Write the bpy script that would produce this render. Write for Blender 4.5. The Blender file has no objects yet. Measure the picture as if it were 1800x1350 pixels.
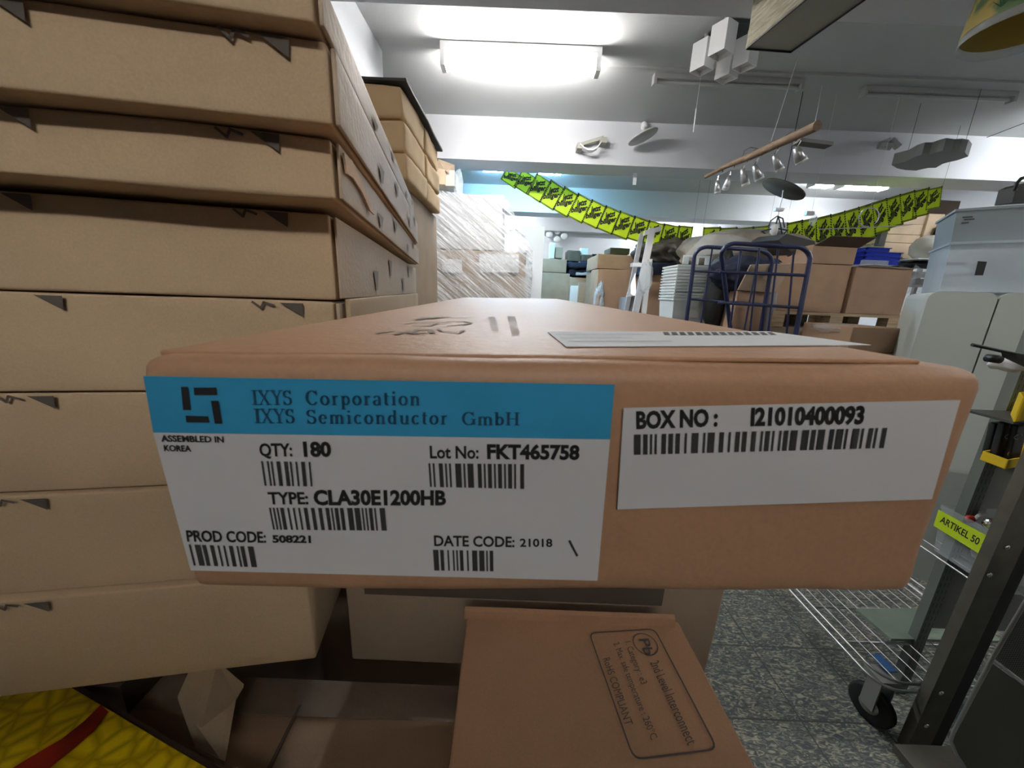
import bpy, bmesh, math, random
from mathutils import Vector as V, Matrix, noise
random.seed(7)
sc = bpy.context.scene
COL = sc.collection
# ------------------------------------------------------------------ camera, world, light, exposure
FP = 636.0                                   # focal length in pixels of the 1800 x 1350 frame
TH = math.radians(14.1); RO = 0.04
EYE = V((0, 0, 1.5))
fwd = V((0, math.cos(TH), -math.sin(TH))); r0 = V((1, 0, 0)); u0 = V((0, math.sin(TH), math.cos(TH)))
CR = r0 * math.cos(RO) + u0 * math.sin(RO); CU = u0 * math.cos(RO) - r0 * math.sin(RO)
cam = bpy.data.cameras.new('camera'); co = bpy.data.objects.new('camera', cam); COL.objects.link(co)
M = Matrix.Identity(4)
for i in range(3):
    M[i][0] = CR[i]; M[i][1] = CU[i]; M[i][2] = -fwd[i]; M[i][3] = EYE[i]
co.matrix_world = M
cam.sensor_fit = 'HORIZONTAL'; cam.sensor_width = 36; cam.lens = FP / 1800 * 36
cam.clip_start = 0.01; cam.clip_end = 60
cam.dof.use_dof = True; cam.dof.focus_distance = 0.9; cam.dof.aperture_fstop = 40
sc.camera = co
w = bpy.data.worlds.new('world'); sc.world = w; w.use_nodes = True
w.node_tree.nodes['Background'].inputs[0].default_value = (0.80, 0.90, 1.0, 1)
w.node_tree.nodes['Background'].inputs[1].default_value = 0.03
sc.view_settings.view_transform = 'Standard'; sc.view_settings.look = 'None'
sc.view_settings.gamma = 1; sc.view_settings.use_curve_mapping = False
sc.view_settings.exposure = 0.7
LAMP_NEAR = 88.0; LAMP_BLUE = 260.0; LAMP_FAR = 60.0; FILL_BACK = 52.0; FILL_RIGHT = 45.0; LAMP_SIDE = 90.0

# ------------------------------------------------------------------ pixel -> place
def ray(x, y): return fwd + CR * ((x - 900) / FP) + CU * ((675 - y) / FP)
def atY(x, y, Y): d = ray(x, y); return EYE + d * (Y / d.y)
def atZ(x, y, z): d = ray(x, y); return EYE + d * ((z - 1.5) / d.z)
def atX(x, y, X): d = ray(x, y); return EYE + d * (X / d.x)
def onplane(x, y, o, n): d = ray(x, y); return EYE + d * ((o - EYE).dot(n) / d.dot(n))

# ------------------------------------------------------------------ materials
MATS = {}
def mat(name, col, rough=0.7, metal=0.0, var=0.0, vscale=8.0, bump=0.0, bscale=60.0, trans=0.0, alpha=1.0, emit=0.0, ecol=None, ior=1.45, spec=0.5, stretch=None, fine=0.0):
    if name in MATS: return MATS[name]
    m = bpy.data.materials.new(name); MATS[name] = m; m.use_nodes = True
    nt = m.node_tree; N = nt.nodes; L = nt.links; b = N['Principled BSDF']
    b.inputs['Base Color'].default_value = (*col, 1); b.inputs['Roughness'].default_value = rough
    b.inputs['Metallic'].default_value = metal; b.inputs['IOR'].default_value = ior
    b.inputs['Transmission Weight'].default_value = trans; b.inputs['Alpha'].default_value = alpha
    b.inputs['Specular IOR Level'].default_value = spec
    if emit:
        b.inputs['Emission Color'].default_value = (*(ecol or col), 1); b.inputs['Emission Strength'].default_value = emit
    tc = N.new('ShaderNodeTexCoord'); mp = N.new('ShaderNodeMapping'); L.new(tc.outputs['Object'], mp.inputs[0])
    if stretch: mp.inputs['Scale'].default_value = stretch
    if var or fine:
        n = N.new('ShaderNodeTexNoise'); n.inputs['Scale'].default_value = vscale; n.inputs['Detail'].default_value = 5
        L.new(mp.outputs[0], n.inputs[0])
        r = N.new('ShaderNodeMapRange'); r.inputs[1].default_value = 0.3; r.inputs[2].default_value = 0.7
        r.inputs[3].default_value = 1 - var; r.inputs[4].default_value = 1 + var; L.new(n.outputs[0], r.inputs[0])
        out = r.outputs[0]
        if fine:
            n2 = N.new('ShaderNodeTexNoise'); n2.inputs['Scale'].default_value = 700; n2.inputs['Detail'].default_value = 3
            L.new(tc.outputs['Object'], n2.inputs[0])
            r2 = N.new('ShaderNodeMapRange'); r2.inputs[1].default_value = 0.3; r2.inputs[2].default_value = 0.7
            r2.inputs[3].default_value = 1 - fine; r2.inputs[4].default_value = 1 + fine; L.new(n2.outputs[0], r2.inputs[0])
            mm = N.new('ShaderNodeMath'); mm.operation = 'MULTIPLY'; L.new(out, mm.inputs[0]); L.new(r2.outputs[0], mm.inputs[1]); out = mm.outputs[0]
        x = N.new('ShaderNodeVectorMath'); x.operation = 'SCALE'; x.inputs[0].default_value = col; L.new(out, x.inputs['Scale'])
        L.new(x.outputs[0], b.inputs['Base Color'])
    if bump:
        n = N.new('ShaderNodeTexNoise'); n.inputs['Scale'].default_value = bscale; n.inputs['Detail'].default_value = 4
        L.new(mp.outputs[0], n.inputs[0])
        bp = N.new('ShaderNodeBump'); bp.inputs['Strength'].default_value = bump; bp.inputs['Distance'].default_value = 0.01
        L.new(n.outputs[0], bp.inputs['Height']); L.new(bp.outputs[0], b.inputs['Normal'])
    return m
def kraft(name, col, var=0.08): return mat(name, col, 0.82, var=var, vscale=9, bump=0.04, bscale=260, fine=0.05, spec=0.3)
K_FRONT = mat('kraft_front', (0.45, 0.255, 0.145), 0.55, var=.06, vscale=9, bump=.06, bscale=260, fine=.05, spec=.8)
K_STACK = kraft('kraft_stack', (0.50, 0.375, 0.245))
K_FAR = kraft('kraft_far', (0.36, 0.235, 0.155))
K_FAR2 = kraft('kraft_far_pale', (0.50, 0.39, 0.28))
K_GREY = kraft('kraft_greyish', (0.34, 0.26, 0.19))
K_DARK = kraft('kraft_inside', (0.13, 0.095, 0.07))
K_YEL = kraft('kraft_yellow', (0.66, 0.47, 0.27))
WHITE = mat('paper_white', (0.72, 0.73, 0.75), 0.75)
BLUE = mat('label_blue', (0.03, 0.33, 0.60), 0.7)
INK = mat('ink', (0.012, 0.012, 0.014), 0.8)
INKB = mat('ink_on_blue', (0.008, 0.07, 0.14), 0.8)
INKG = mat('ink_grey', (0.10, 0.085, 0.075), 0.9)
INKL = mat('ink_faded', (0.30, 0.25, 0.21), 0.9)
PLASTER = mat('plaster', (0.62, 0.63, 0.66), 0.9, var=0.03, vscale=2, bump=0.05, bscale=90)
CEIL = mat('ceiling_paint', (0.47, 0.48, 0.48), 0.95, var=0.04, vscale=1.5, bump=0.08, bscale=70)
METAL = mat('steel', (0.55, 0.55, 0.55), 0.35, 1.0)
CHROME = mat('chrome', (0.8, 0.8, 0.8), 0.15, 1.0)
BLACK = mat('black_plastic', (0.012, 0.013, 0.014), 0.5)
DGREY = mat('dark_grey', (0.05, 0.052, 0.052), 0.7, var=0.15, vscale=12)
NAVY = mat('navy_paint', (0.022, 0.030, 0.09), 0.4)
NAVYC = mat('navy_cloth', (0.012, 0.016, 0.035), 0.9, var=0.4, vscale=10, bump=0.5, bscale=20)
GREEN = mat('banner_green', (0.62, 0.84, 0.018), 0.55)
CLEAR = mat('clear_plastic', (0.80, 0.88, 0.92), 0.2, alpha=0.28, bump=0.2, bscale=8)
BIN = mat('bin_plastic', (0.62, 0.72, 0.80), 0.35, alpha=0.62, bump=0.1, bscale=6, var=0.12, vscale=5)
FROST = mat('frosted_plastic', (0.74, 0.80, 0.80), 0.4, alpha=0.85, var=0.05, vscale=6)
APPL = mat('appliance_white', (0.56, 0.61, 0.58), 0.45, var=0.02, vscale=3)
WHITEP = mat('white_plastic', (0.80, 0.80, 0.79), 0.5)
YELLOW = mat('yellow_card', (0.72, 0.50, 0.01), 0.6)
BLUEP = mat('blue_plastic', (0.012, 0.03, 0.36), 0.3)
ALU = mat('aluminium', (0.72, 0.73, 0.75), 0.4, 0.6)
WOODP = mat('pallet_wood', (0.42, 0.32, 0.20), 0.85, var=0.25, vscale=6, stretch=(1, 1, 12))
WOODB = mat('beam_wood', (0.17, 0.11, 0.065), 0.7, var=0.35, vscale=10, stretch=(2, 2, 9))

# ------------------------------------------------------------------ mesh builder
class MB:
    def __init__(s): s.v = []; s.f = []; s.m = []; s.s = []
    def add(s, vs, fs, m=0, sm=False):
        k = len(s.v); s.v += [V(p) for p in vs]
        for f in fs: s.f.append([k + i for i in f]); s.m.append(m); s.s.append(sm)
        return s
    def hexa(s, p, m=0):                      # p: 4 bottom (ccw from above), 4 top
        return s.add(p, [(3, 2, 1, 0), (4, 5, 6, 7), (0, 1, 5, 4), (1, 2, 6, 5), (2, 3, 7, 6), (3, 0, 4, 7)], m)
    def obox(s, o, u, v, w, m=0):
        o, u, v, w = V(o), V(u), V(v), V(w)
        return s.hexa([o, o + u, o + u + v, o + v, o + w, o + u + w, o + u + v + w, o + v + w], m)
    def box(s, x0, x1, y0, y1, z0, z1, m=0): return s.obox((x0, y0, z0), (x1 - x0, 0, 0), (0, y1 - y0, 0), (0, 0, z1 - z0), m)
    def poly(s, p, m=0): return s.add(p, [tuple(range(len(p)))], m)
    def prism(s, p, d, m=0, sm=False):
        n = len(p); d = V(d)
        return s.add([V(q) for q in p] + [V(q) + d for q in p], [tuple(range(n))[::-1], tuple(range(n, 2 * n))] + [(i, (i + 1) % n, n + (i + 1) % n, n + i) for i in range(n)], m, sm)
    def tube(s, path, r, m=0, n=8, closed=False, r2=None):
        path = [V(p) for p in path]; k = len(path); vs = []; fs = []
        up = V((0.13, 0.21, 0.97))
        for i, p in enumerate(path):
            a = path[(i - 1) % k] if (closed or i > 0) else p; b = path[(i + 1) % k] if (closed or i < k - 1) else p
            t = (b - a).normalized(); x = t.cross(up)
            if x.length < 1e-3: x = t.cross(V((1, 0, 0)))
            x.normalize(); y = t.cross(x)
            rr = r if r2 is None else r + (r2 - r) * i / (k - 1)
            for j in range(n):
                g = 2 * math.pi * j / n; vs.append(p + x * (rr * math.cos(g)) + y * (rr * math.sin(g)))
        for i in range(k if closed else k - 1):
            for j in range(n):
                a = i * n + j; b = i * n + (j + 1) % n; c = ((i + 1) % k) * n
                fs.append((a, b, c + (j + 1) % n, c + j))
        s.add(vs, fs, m, True)
        if not closed: s.add(vs[:n], [tuple(range(n))[::-1]], m); s.add(vs[-n:], [tuple(range(n))], m)
        return s
    def lathe(s, prof, c, axis=(0, 0, 1), m=0, n=24, sm=True):   # prof: (radius, height along axis)
        ax = V(axis).normalized(); x = ax.cross(V((0, 1, 0)) if abs(ax.y) < 0.9 else V((1, 0, 0))).normalized(); y = ax.cross(x); c = V(c)
        vs = []; fs = []
        for r, h in prof:
            for j in range(n):
                g = 2 * math.pi * j / n; vs.append(c + ax * h + x * (r * math.cos(g)) + y * (r * math.sin(g)))
        for i in range(len(prof) - 1):
            for j in range(n): fs.append((i * n + j, i * n + (j + 1) % n, (i + 1) * n + (j + 1) % n, (i + 1) * n + j))
        return s.add(vs, fs, m, sm)
    def rbox(s, o, u, v, w, r=0.002, amp=0.001, seed=0, cuts=5, m=0, freq=7.0):   # soft-edged, slightly dented carton
        o, u, v, w = V(o), V(u), V(v), V(w); lu, lv, lw = u.length, v.length, w.length
        bm = bmesh.new(); bmesh.ops.create_cube(bm, size=1)
        for q in bm.verts: q.co = V(((q.co.x + .5) * lu, (q.co.y + .5) * lv, (q.co.z + .5) * lw))
        es = list(bm.edges)
        bmesh.ops.bevel(bm, geom=es, offset=r, segments=3, affect='EDGES', profile=0.5)
        long = [e for e in bm.edges if e.calc_length() > 5 * r]
        if cuts: bmesh.ops.subdivide_edges(bm, edges=long, cuts=cuts, use_grid_fill=True)
        bm.normal_update(); nu, nv, nw = u.normalized(), v.normalized(), w.normalized()
        vs = []
        for q in bm.verts:
            k = noise.noise(q.co * freq + V((seed * 3.1, seed * 1.7, seed))) + 0.4 * noise.noise(q.co * freq * 4 + V((seed, seed * 5, 0)))
            p = q.co + q.normal * (k * amp)
            vs.append(o + nu * p.x + nv * p.y + nw * p.z)
        bm.verts.index_update()
        s.add(vs, [[q.index for q in f.verts] for f in bm.faces], m, True); bm.free(); return s
    def blob(s, c, rad, seed=0, amp=0.2, sub=3, m=0, freq=2.0, flat=None):
        bm = bmesh.new(); bmesh.ops.create_icosphere(bm, subdivisions=sub, radius=1); c = V(c)
        vs = []
        for q in bm.verts:
            k = 1 + amp * noise.noise(q.co * freq + V((seed, seed * 2, 0))) + amp * .5 * noise.noise(q.co * freq * 3 + V((seed, 0, 5)))
            p = q.co * k; p = V((p.x * rad[0], p.y * rad[1], p.z * rad[2]))
            if flat is not None: p.z = max(p.z, flat)
            vs.append(c + p)
        bm.verts.index_update(); s.add(vs, [[q.index for q in f.verts] for f in bm.faces], m, True); bm.free(); return s
    def mesh(s, name, mats, org):
        me = bpy.data.meshes.new(name); me.from_pydata([p - org for p in s.v], [], s.f)
        for k in mats: me.materials.append(k)
        for p, a, b in zip(me.polygons, s.m, s.s): p.material_index = a; p.use_smooth = b
        bm = bmesh.new(); bm.from_mesh(me); bmesh.ops.recalc_face_normals(bm, faces=bm.faces); bm.to_mesh(me); bm.free()
        me.update(); return me
    def build(s, name, mats, parent=None, label=None, cat=None, group=None, kind=None):
        if not isinstance(mats, (list, tuple)): mats = [mats]
        if parent is not None: org = world_of(parent)
        else:
            xs = [p.x for p in s.v]; ys = [p.y for p in s.v]; zs = [p.z for p in s.v]
            org = V(((min(xs) + max(xs)) / 2, (min(ys) + max(ys)) / 2, min(zs)))
        o = bpy.data.objects.new(name, s.mesh(name, mats, org)); COL.objects.link(o)
        if parent is not None: o.parent = parent
        else: o.location = org
        tag(o, label, cat, group, kind); return o
def world_of(o):
    p = V(o.location)
    while o.parent: o = o.parent; p = p + V(o.location)
    return p
def tag(o, label=None, cat=None, group=None, kind=None):
    for k, v in (('label', label), ('category', cat), ('group', group), ('kind', kind)):
        if v: o[k] = v
    return o
def thing(name, label, cat, loc, group=None):
    o = bpy.data.objects.new(name, None); o.empty_display_size = 0.05; COL.objects.link(o); o.location = loc
    return tag(o, label, cat, group)
def copy_tree(o, parent=None, delta=(0, 0, 0)):
    c = o.copy(); COL.objects.link(c)
    if parent: c.parent = parent
    else: c.location = V(o.location) + V(delta)
    for ch in [q for q in COL.objects if q.parent == o]: copy_tree(ch, c)
    return c

# ------------------------------------------------------------------ lettering
TEXTS = {}
def glyphs(txt, bold=0.0):
    k = (txt, bold)
    if k in TEXTS: return TEXTS[k]
    cu = bpy.data.curves.new('t', 'FONT'); cu.body = txt; cu.offset = bold; cu.resolution_u = 3
    ob = bpy.data.objects.new('t', cu); COL.objects.link(ob)
    bpy.context.view_layer.update()
    me = bpy.data.meshes.new_from_object(ob.evaluated_get(bpy.context.evaluated_depsgraph_get()))
    vs = [(q.co.x, q.co.y) for q in me.vertices]; fs = [tuple(p.vertices) for p in me.polygons]
    bpy.data.objects.remove(ob); bpy.data.meshes.remove(me)
    x0 = min(q[0] for q in vs); x1 = max(q[0] for q in vs)
    TEXTS[k] = ([((a - x0) / (x1 - x0), b) for a, b in vs], fs); return TEXTS[k]
CAP = max(q[1] for q in glyphs('H')[0])
def write(mb, txt, A, B, C, n, m=0, bold=0.02, lift=0.0002):      # A,B ends of the baseline, C cap point above A
    vs, fs = glyphs(txt, bold); A, B, C = V(A), V(B), V(C)
    mb.add([A + (B - A) * a + (C - A) * (b / CAP) + n * lift for a, b in vs], fs, m)
def arc(cx, cy, rx, ry, a0, a1, n=10): return [(cx + rx * math.cos(math.radians(a0 + (a1 - a0) * i / n)), cy + ry * math.sin(math.radians(a0 + (a1 - a0) * i / n))) for i in range(n + 1)]
def ser(x, y, l=0.2): return [(x - l, y), (x + l, y)]
SERIF = {   # width, list of (polyline, kind) kind 0 = broad pen, 1 = thin
 'I': (.46, [([(.23, 0), (.23, 1)], 0), (ser(.23, .03), 1), (ser(.23, .97), 1)]),
 'X': (.86, [([(.12, 1), (.72, 0)], 0), ([(.70, 1), (.12, 0)], 1), (ser(.13, .97), 1), (ser(.70, .97, .15), 1), (ser(.13, .03, .15), 1), (ser(.72, .03), 1)]),
 'Y': (.84, [([(.12, 1), (.42, .48)], 0), ([(.72, 1), (.42, .48)], 1), ([(.42, .5), (.42, 0)], 0), (ser(.13, .97), 1), (ser(.71, .97, .15), 1), (ser(.42, .03), 1)]),
 'S': (.64, [(arc(.31, .74, .22, .22, 20, 250) + arc(.31, .27, .24, .25, 80, -160), 0), ([(.53, 1), (.53, .72)], 1), ([(.07, 0), (.07, .3)], 1)]),
 'C': (.80, [(arc(.42, .5, .34, .48, 40, 320, 16), 0), ([(.70, 1), (.70, .68)], 1)]),
 'G': (.88, [(arc(.42, .5, .34, .48, 40, 330, 16), 0), ([(.72, .45), (.72, .05)], 0), (ser(.70, .45, .16), 1), ([(.70, 1), (.70, .68)], 1)]),
 'H': (.90, [([(.18, 0), (.18, 1)], 0), ([(.70, 0), (.70, 1)], 0), ([(.18, .5), (.7, .5)], 1)] + [(ser(a, b, .16), 1) for a in (.18, .70) for b in (.03, .97)]),
 'o': (.60, [(arc(.29, .33, .22, .31, 0, 360, 16), 0)]),
 'r': (.46, [([(.16, 0), (.16, .64)], 0), (arc(.30, .46, .14, .17, 160, 50, 5), 0), (ser(.16, .03, .14), 1), (ser(.11, .62, .09), 1)]),
 'p': (.62, [([(.15, -.3), (.15, .64)], 0), (arc(.33, .33, .19, .30, 150, -150, 14), 0), (ser(.15, -.28, .14), 1), (ser(.1, .62, .08), 1)]),
 'b': (.62, [([(.15, .0), (.15, 1)], 0), (arc(.33, .33, .19, .30, 150, -150, 14), 0), (ser(.1, .97, .1), 1)]),
 'd': (.64, [([(.46, .0), (.46, 1)], 0), (arc(.28, .33, .19, .30, 30, 330, 14), 0), (ser(.42, .97, .1), 1), (ser(.50, .03, .08), 1)]),
 'a': (.56, [(arc(.26, .47, .17, .17, 160, 0, 8) + [(.43, .08), (.50, .02)], 0), (arc(.25, .18, .17, .17, 70, 330, 10), 0)]),
 't': (.38, [([(.16, .86), (.16, .14)] + arc(.26, .14, .10, .11, 180, 300, 5), 0), ([(.03, .64), (.34, .64)], 1)]),
 'i': (.36, [([(.17, 0), (.17, .64)], 0), (ser(.17, .03, .14), 1), (ser(.12, .62, .09), 1), ([(.17, .83), (.17, .95)], 0)]),
 'n': (.66, [([(.15, 0), (.15, .64)], 0), (arc(.33, .44, .17, .19, 160, 0, 8) + [(.50, 0)], 0), (ser(.15, .03, .12), 1), (ser(.50, .03, .12), 1), (ser(.1, .62, .08), 1)]),
 'm': (.98, [([(.15, 0), (.15, .64)], 0), (arc(.32, .44, .16, .19, 160, 0, 8) + [(.48, 0)], 0), (arc(.65, .44, .16, .19, 160, 0, 8) + [(.81, 0)], 0)] + [(ser(a, .03, .12), 1) for a in (.15, .48, .81)]),
 'e': (.56, [([(.08, .37), (.47, .37)], 1), (arc(.28, .33, .20, .31, 8, 318, 14), 0)]),
 'c': (.54, [(arc(.28, .33, .20, .31, 45, 318, 14), 0)]),
 'u': (.66, [([(.15, .64), (.15, .2)] + arc(.32, .2, .17, .18, 180, 350, 6), 0), ([(.50, .64), (.50, 0)], 0), (ser(.1, .62, .08), 1), (ser(.54, .03, .08), 1)]),
 ' ': (.4, [])}
def write_serif(mb, txt, A, B, C, n, m=0, track=0.0):
    A, B, C = V(A), V(B), V(C); tot = sum(SERIF[c][0] + track for c in txt) - track; x = 0
    for ch in txt:
        wd, st = SERIF[ch]
        for pl, kind in st:
            for (ax, ay), (bx, by) in zip(pl, pl[1:]):
                dx, dy = bx - ax, by - ay; l = math.hypot(dx, dy) or 1; nx, ny = -dy / l, dx / l
                wx, wy = (.085, .035) if kind == 0 else (.028, .028)
                t = math.hypot(wx * nx, wy * ny); ex, ey = dx / l * .012, dy / l * .012
                q = [(ax - ex + nx * t, ay - ey + ny * t), (ax - ex - nx * t, ay - ey - ny * t), (bx + ex - nx * t, by + ey - ny * t), (bx + ex + nx * t, by + ey + ny * t)]
                mb.poly([A + (B - A) * ((x + a) / tot) + (C - A) * b + n * .0002 for a, b in q], m)
        x += wd + track
def barcode(mb, q, n, m=0, bars=40, seed=1, lift=0.0002):        # q: TL TR BR BL
    rnd = random.Random(seed); x = 0.0; seg = []
    while x < bars:
        a = rnd.choice((1, 1, 2, 2, 3)); seg.append((x, x + a)); x += a + rnd.choice((1, 1, 1, 2, 2))
    T = seg[-1][1]
    L2 = lambda a, b, t: a + (b - a) * t
    for a, b in seg:
        a /= T; b /= T
        mb.poly([L2(q[0], q[1], a) + n * lift, L2(q[0], q[1], b) + n * lift, L2(q[3], q[2], b) + n * lift, L2(q[3], q[2], a) + n * lift], m)
def stroke(mb, pts, wd, n, m=0, lift=0.0002):
    pts = [V(p) for p in pts]
    for a, b in zip(pts, pts[1:]):
        t = (b - a); 
        if t.length < 1e-7: continue
        s_ = t.normalized().cross(n) * (wd / 2); e = t.normalized() * (wd * .3)
        mb.poly([a - e + s_ + n * lift, a - e - s_ + n * lift, b + e - s_ + n * lift, b + e + s_ + n * lift], m)

# ------------------------------------------------------------------ the setting
def struct(mb, name, mats, parent=None): return mb.build(name, mats, parent, kind='structure')
HC = 3.2
fl = bpy.data.materials.new('floor_tiles'); fl.use_nodes = True; N = fl.node_tree.nodes; L = fl.node_tree.links; b = N['Principled BSDF']
tc = N.new('ShaderNodeTexCoord'); mp = N.new('ShaderNodeMapping'); L.new(tc.outputs['Object'], mp.inputs[0])
br = N.new('ShaderNodeTexBrick'); br.offset = 0; br.inputs['Scale'].default_value = 1; br.inputs['Mortar Size'].default_value = 0.003
br.inputs['Brick Width'].default_value = 0.295; br.inputs['Row Height'].default_value = 0.295; L.new(mp.outputs[0], br.inputs[0])
mp.inputs['Location'].default_value = (0.02, 0.075, 0)
n1 = N.new('ShaderNodeTexNoise'); n1.inputs['Scale'].default_value = 34; n1.inputs['Detail'].default_value = 6; n1.inputs['Distortion'].default_value = 1.6
mp2 = N.new('ShaderNodeMapping'); mp2.inputs['Rotation'].default_value = (0, 0, 0.7); mp2.inputs['Scale'].default_value = (1, 2.6, 1); L.new(tc.outputs['Object'], mp2.inputs[0]); L.new(mp2.outputs[0], n1.inputs[0])
cr = N.new('ShaderNodeValToRGB'); L.new(n1.outputs[0], cr.inputs[0])
e = cr.color_ramp.elements; e[0].position = 0.42; e[0].color = (0.055, 0.065, 0.066, 1); e[1].position = 0.66; e[1].color = (0.38, 0.34, 0.24, 1)
e2 = cr.color_ramp.elements.new(0.52); e2.color = (0.12, 0.13, 0.12, 1)
mx = N.new('ShaderNodeMix'); mx.data_type = 'RGBA'; L.new(br.outputs['Fac'], mx.inputs[0]); L.new(cr.outputs[0], mx.inputs[6]); mx.inputs[7].default_value = (0.05, 0.05, 0.048, 1)
L.new(mx.outputs[2], b.inputs['Base Color']); b.inputs['Roughness'].default_value = 0.5
struct(MB().box(-4.5, 6.2, -2.6, 8.9, -0.1, 0), 'floor', fl)
struct(MB().box(-4.5, 6.2, -2.6, 8.9, HC, HC + 0.2), 'ceiling', CEIL)
struct(MB().box(-4.5, 6.2, 8.4, 8.6, 0, HC), 'wall_back', PLASTER)
struct(MB().box(-1.2, -1.06, -2.6, 3.19, 0, HC), 'wall_left', PLASTER)
struct(MB().box(-1.06, 3.2, -1.56, -1.5, 0, 2.582), 'shade_partition', mat('shade_board', (.07, .05, .035), .7))  # unseen partition, added to shade the lower carton fronts from the rear lamp
struct(MB().box(-4.6, -4.5, 3.0, 8.6, 0, HC), 'wall_far_left', PLASTER)
struct(MB().box(5.95, 6.1, -2.6, 8.6, 0, HC), 'wall_right', PLASTER)
for i, (y0, y1) in enumerate(((1.72, 2.10), (4.15, 4.5), (6.5, 6.86), (8.2, 8.4))):
    struct(MB().box(-4.5 if i else -1.06, 5.95, y0, y1, 2.81, HC + .02), 'trim_%d' % (i + 1), PLASTER)

# ------------------------------------------------------------------ lamps that are lit
def batten(name, p0, p1, wd, label, group, e, ecol, tubes=2, drop=0.05):
    p0, p1 = V(p0), V(p1); d = (p1 - p0); s_ = V((d.y, -d.x, 0)).normalized()
    t = thing(name, label, 'ceiling light', (p0 + p1) / 2, group)
    MB().obox(p0 - s_ * wd / 2, d, s_ * wd, (0, 0, .04)).build('housing', WHITEP, t)
    for k in range(tubes):
        o = s_ * ((k - (tubes - 1) / 2) * wd * .55)
        MB().tube([p0 + o - V((0, 0, drop)) + d * .02, p1 + o - V((0, 0, drop)) - d * .02], 0.019, n=10).build('tube', mat('glow_' + name + str(e), (1, 1, 1), emit=e, ecol=ecol), t)
    for f in (0.0, .97):
        MB().obox(p0 - s_ * wd / 2 + d * f - V((0, 0, drop + .02)), d * .03, s_ * wd, (0, 0, drop + .02)).build('end_cap', WHITEP, t)
    return t
c = atZ(915, 112, 3.1)
batten('ceiling_light', (c.x - .57, c.y, 3.155), (c.x + .57, c.y, 3.155), .10, 'bright twin-tube ceiling light above the wrapped pallet, glaring white', None, LAMP_NEAR, (1.0, 0.98, 0.95), 2, .085)
for i, (x0, x1, y, lab) in enumerate(((848, 885, 297, 'bluish lit ceiling light above the top end of the price banner, shorter glare'), (945, 987, 302, 'bluish lit ceiling light beside the first pennants, longer glare'))):
    a = atY(x0, y - 1, 5.6); c = atY(x1, y + 1, 5.6)
    batten('ceiling_light', (a.x, 5.6, a.z + .04), (c.x, 5.6, a.z + .04), .16, lab, 'lit lamps beyond the first beam', LAMP_BLUE, (0.30, 0.66, 1.0))
for i, (x0, x1, y, lab) in enumerate(((1425, 1459, 326, 'lit ceiling light next to the hanging round disc, short one of the white pair'), (1474, 1555, 329, 'lit ceiling light above the price banner, long one of the white pair'))):
    a = atY(x0, y, 5.6); c = atY(x1, y + 1, 5.6)
    batten('ceiling_light', (a.x, 5.6, a.z + .05), (c.x, 5.6, a.z + .05), .16, lab, 'lit lamps beyond the first beam', LAMP_FAR, (0.92, 0.97, 1.0))

batten('ceiling_light', (-.5, -2.2, 3.155), (.9, -2.2, 3.155), .20, 'dim added fill light behind the viewer, outside the picture', None, FILL_BACK, (1.0, 0.95, 0.88), 2, .06)  # unseen fill, added to brighten the faces turned to the camera

batten('ceiling_light', (4.55, 3.45, 3.155), (5.75, 3.45, 3.155), .08, 'ceiling light in line with the battens, outside the picture at the appliance side', None, LAMP_SIDE * .45, (0.95, 0.98, 1.0), 2, .06)
batten('ceiling_light', (2.7, .7, 3.155), (3.9, .7, 3.155), .08, 'added fill light over the appliances, above the upper picture edge', None, FILL_RIGHT, (1.0, 0.98, 0.95), 2, .06)  # added out of view to lift the fronts on the right side
for x_, lb in ((-1.2, 'added fill light between the last beams above the wrapped pallet, hidden by a beam'), (2.6, 'added fill light between the last beams above the pennants, hidden by a beam')):
    batten('ceiling_light', (x_, 7.5, 3.155), (x_ + 1.3, 7.5, 3.155), .12, lb, 'added fill lights between the last beams', LAMP_SIDE, (0.92, 0.97, 1.0), 2, .05)  # pair added behind the beam to brighten the back wall

# ------------------------------------------------------------------ the labelled carton in front
O = V((-0.08192258, 0.07526587, 1.48357351)); fa = V((-0.0280643, 0.99958307, 0.00678785)); fb = V((0.99944943, 0.02793903, 0.01789554)); fc = V((-0.01769843, -0.00728633, 0.99981682))
FW, FH, FL = .1906, .0617, .6413
fn = -fa
front = MB().rbox(O - fc * FH, fb * FW, fa * FL, fc * FH, r=.0042, amp=.0007, seed=3, cuts=14, freq=22).build('labelled_carton', K_FRONT, None,
    'flat brown carton thrust toward the viewer, end face carrying a blue and white label', 'box')
fo = O - fa * .0011
def F(x, y): return onplane(x, y, fo, fn)
def c6(x, y): return F(240 + x / 3.376, 640 + y / 3.376)
def c7(x, y): return F(700 + x / 3.376, 640 + y / 3.376)
def c5(x, y): return F(900 + x / 2.25, 500 + y / 2.25)
mb = MB()
TLp, TRp, BRp, BLp, bl, brr = F(253, 661), F(1080, 676), F(1050, 1020), F(336, 1002), F(270.5, 760), F(1072, 772)
mb.prism([bl, brr, BRp, BLp], fn * .00015, 0)
mb.prism([TLp, TRp, brr, bl], fn * .00015, 1)
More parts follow.
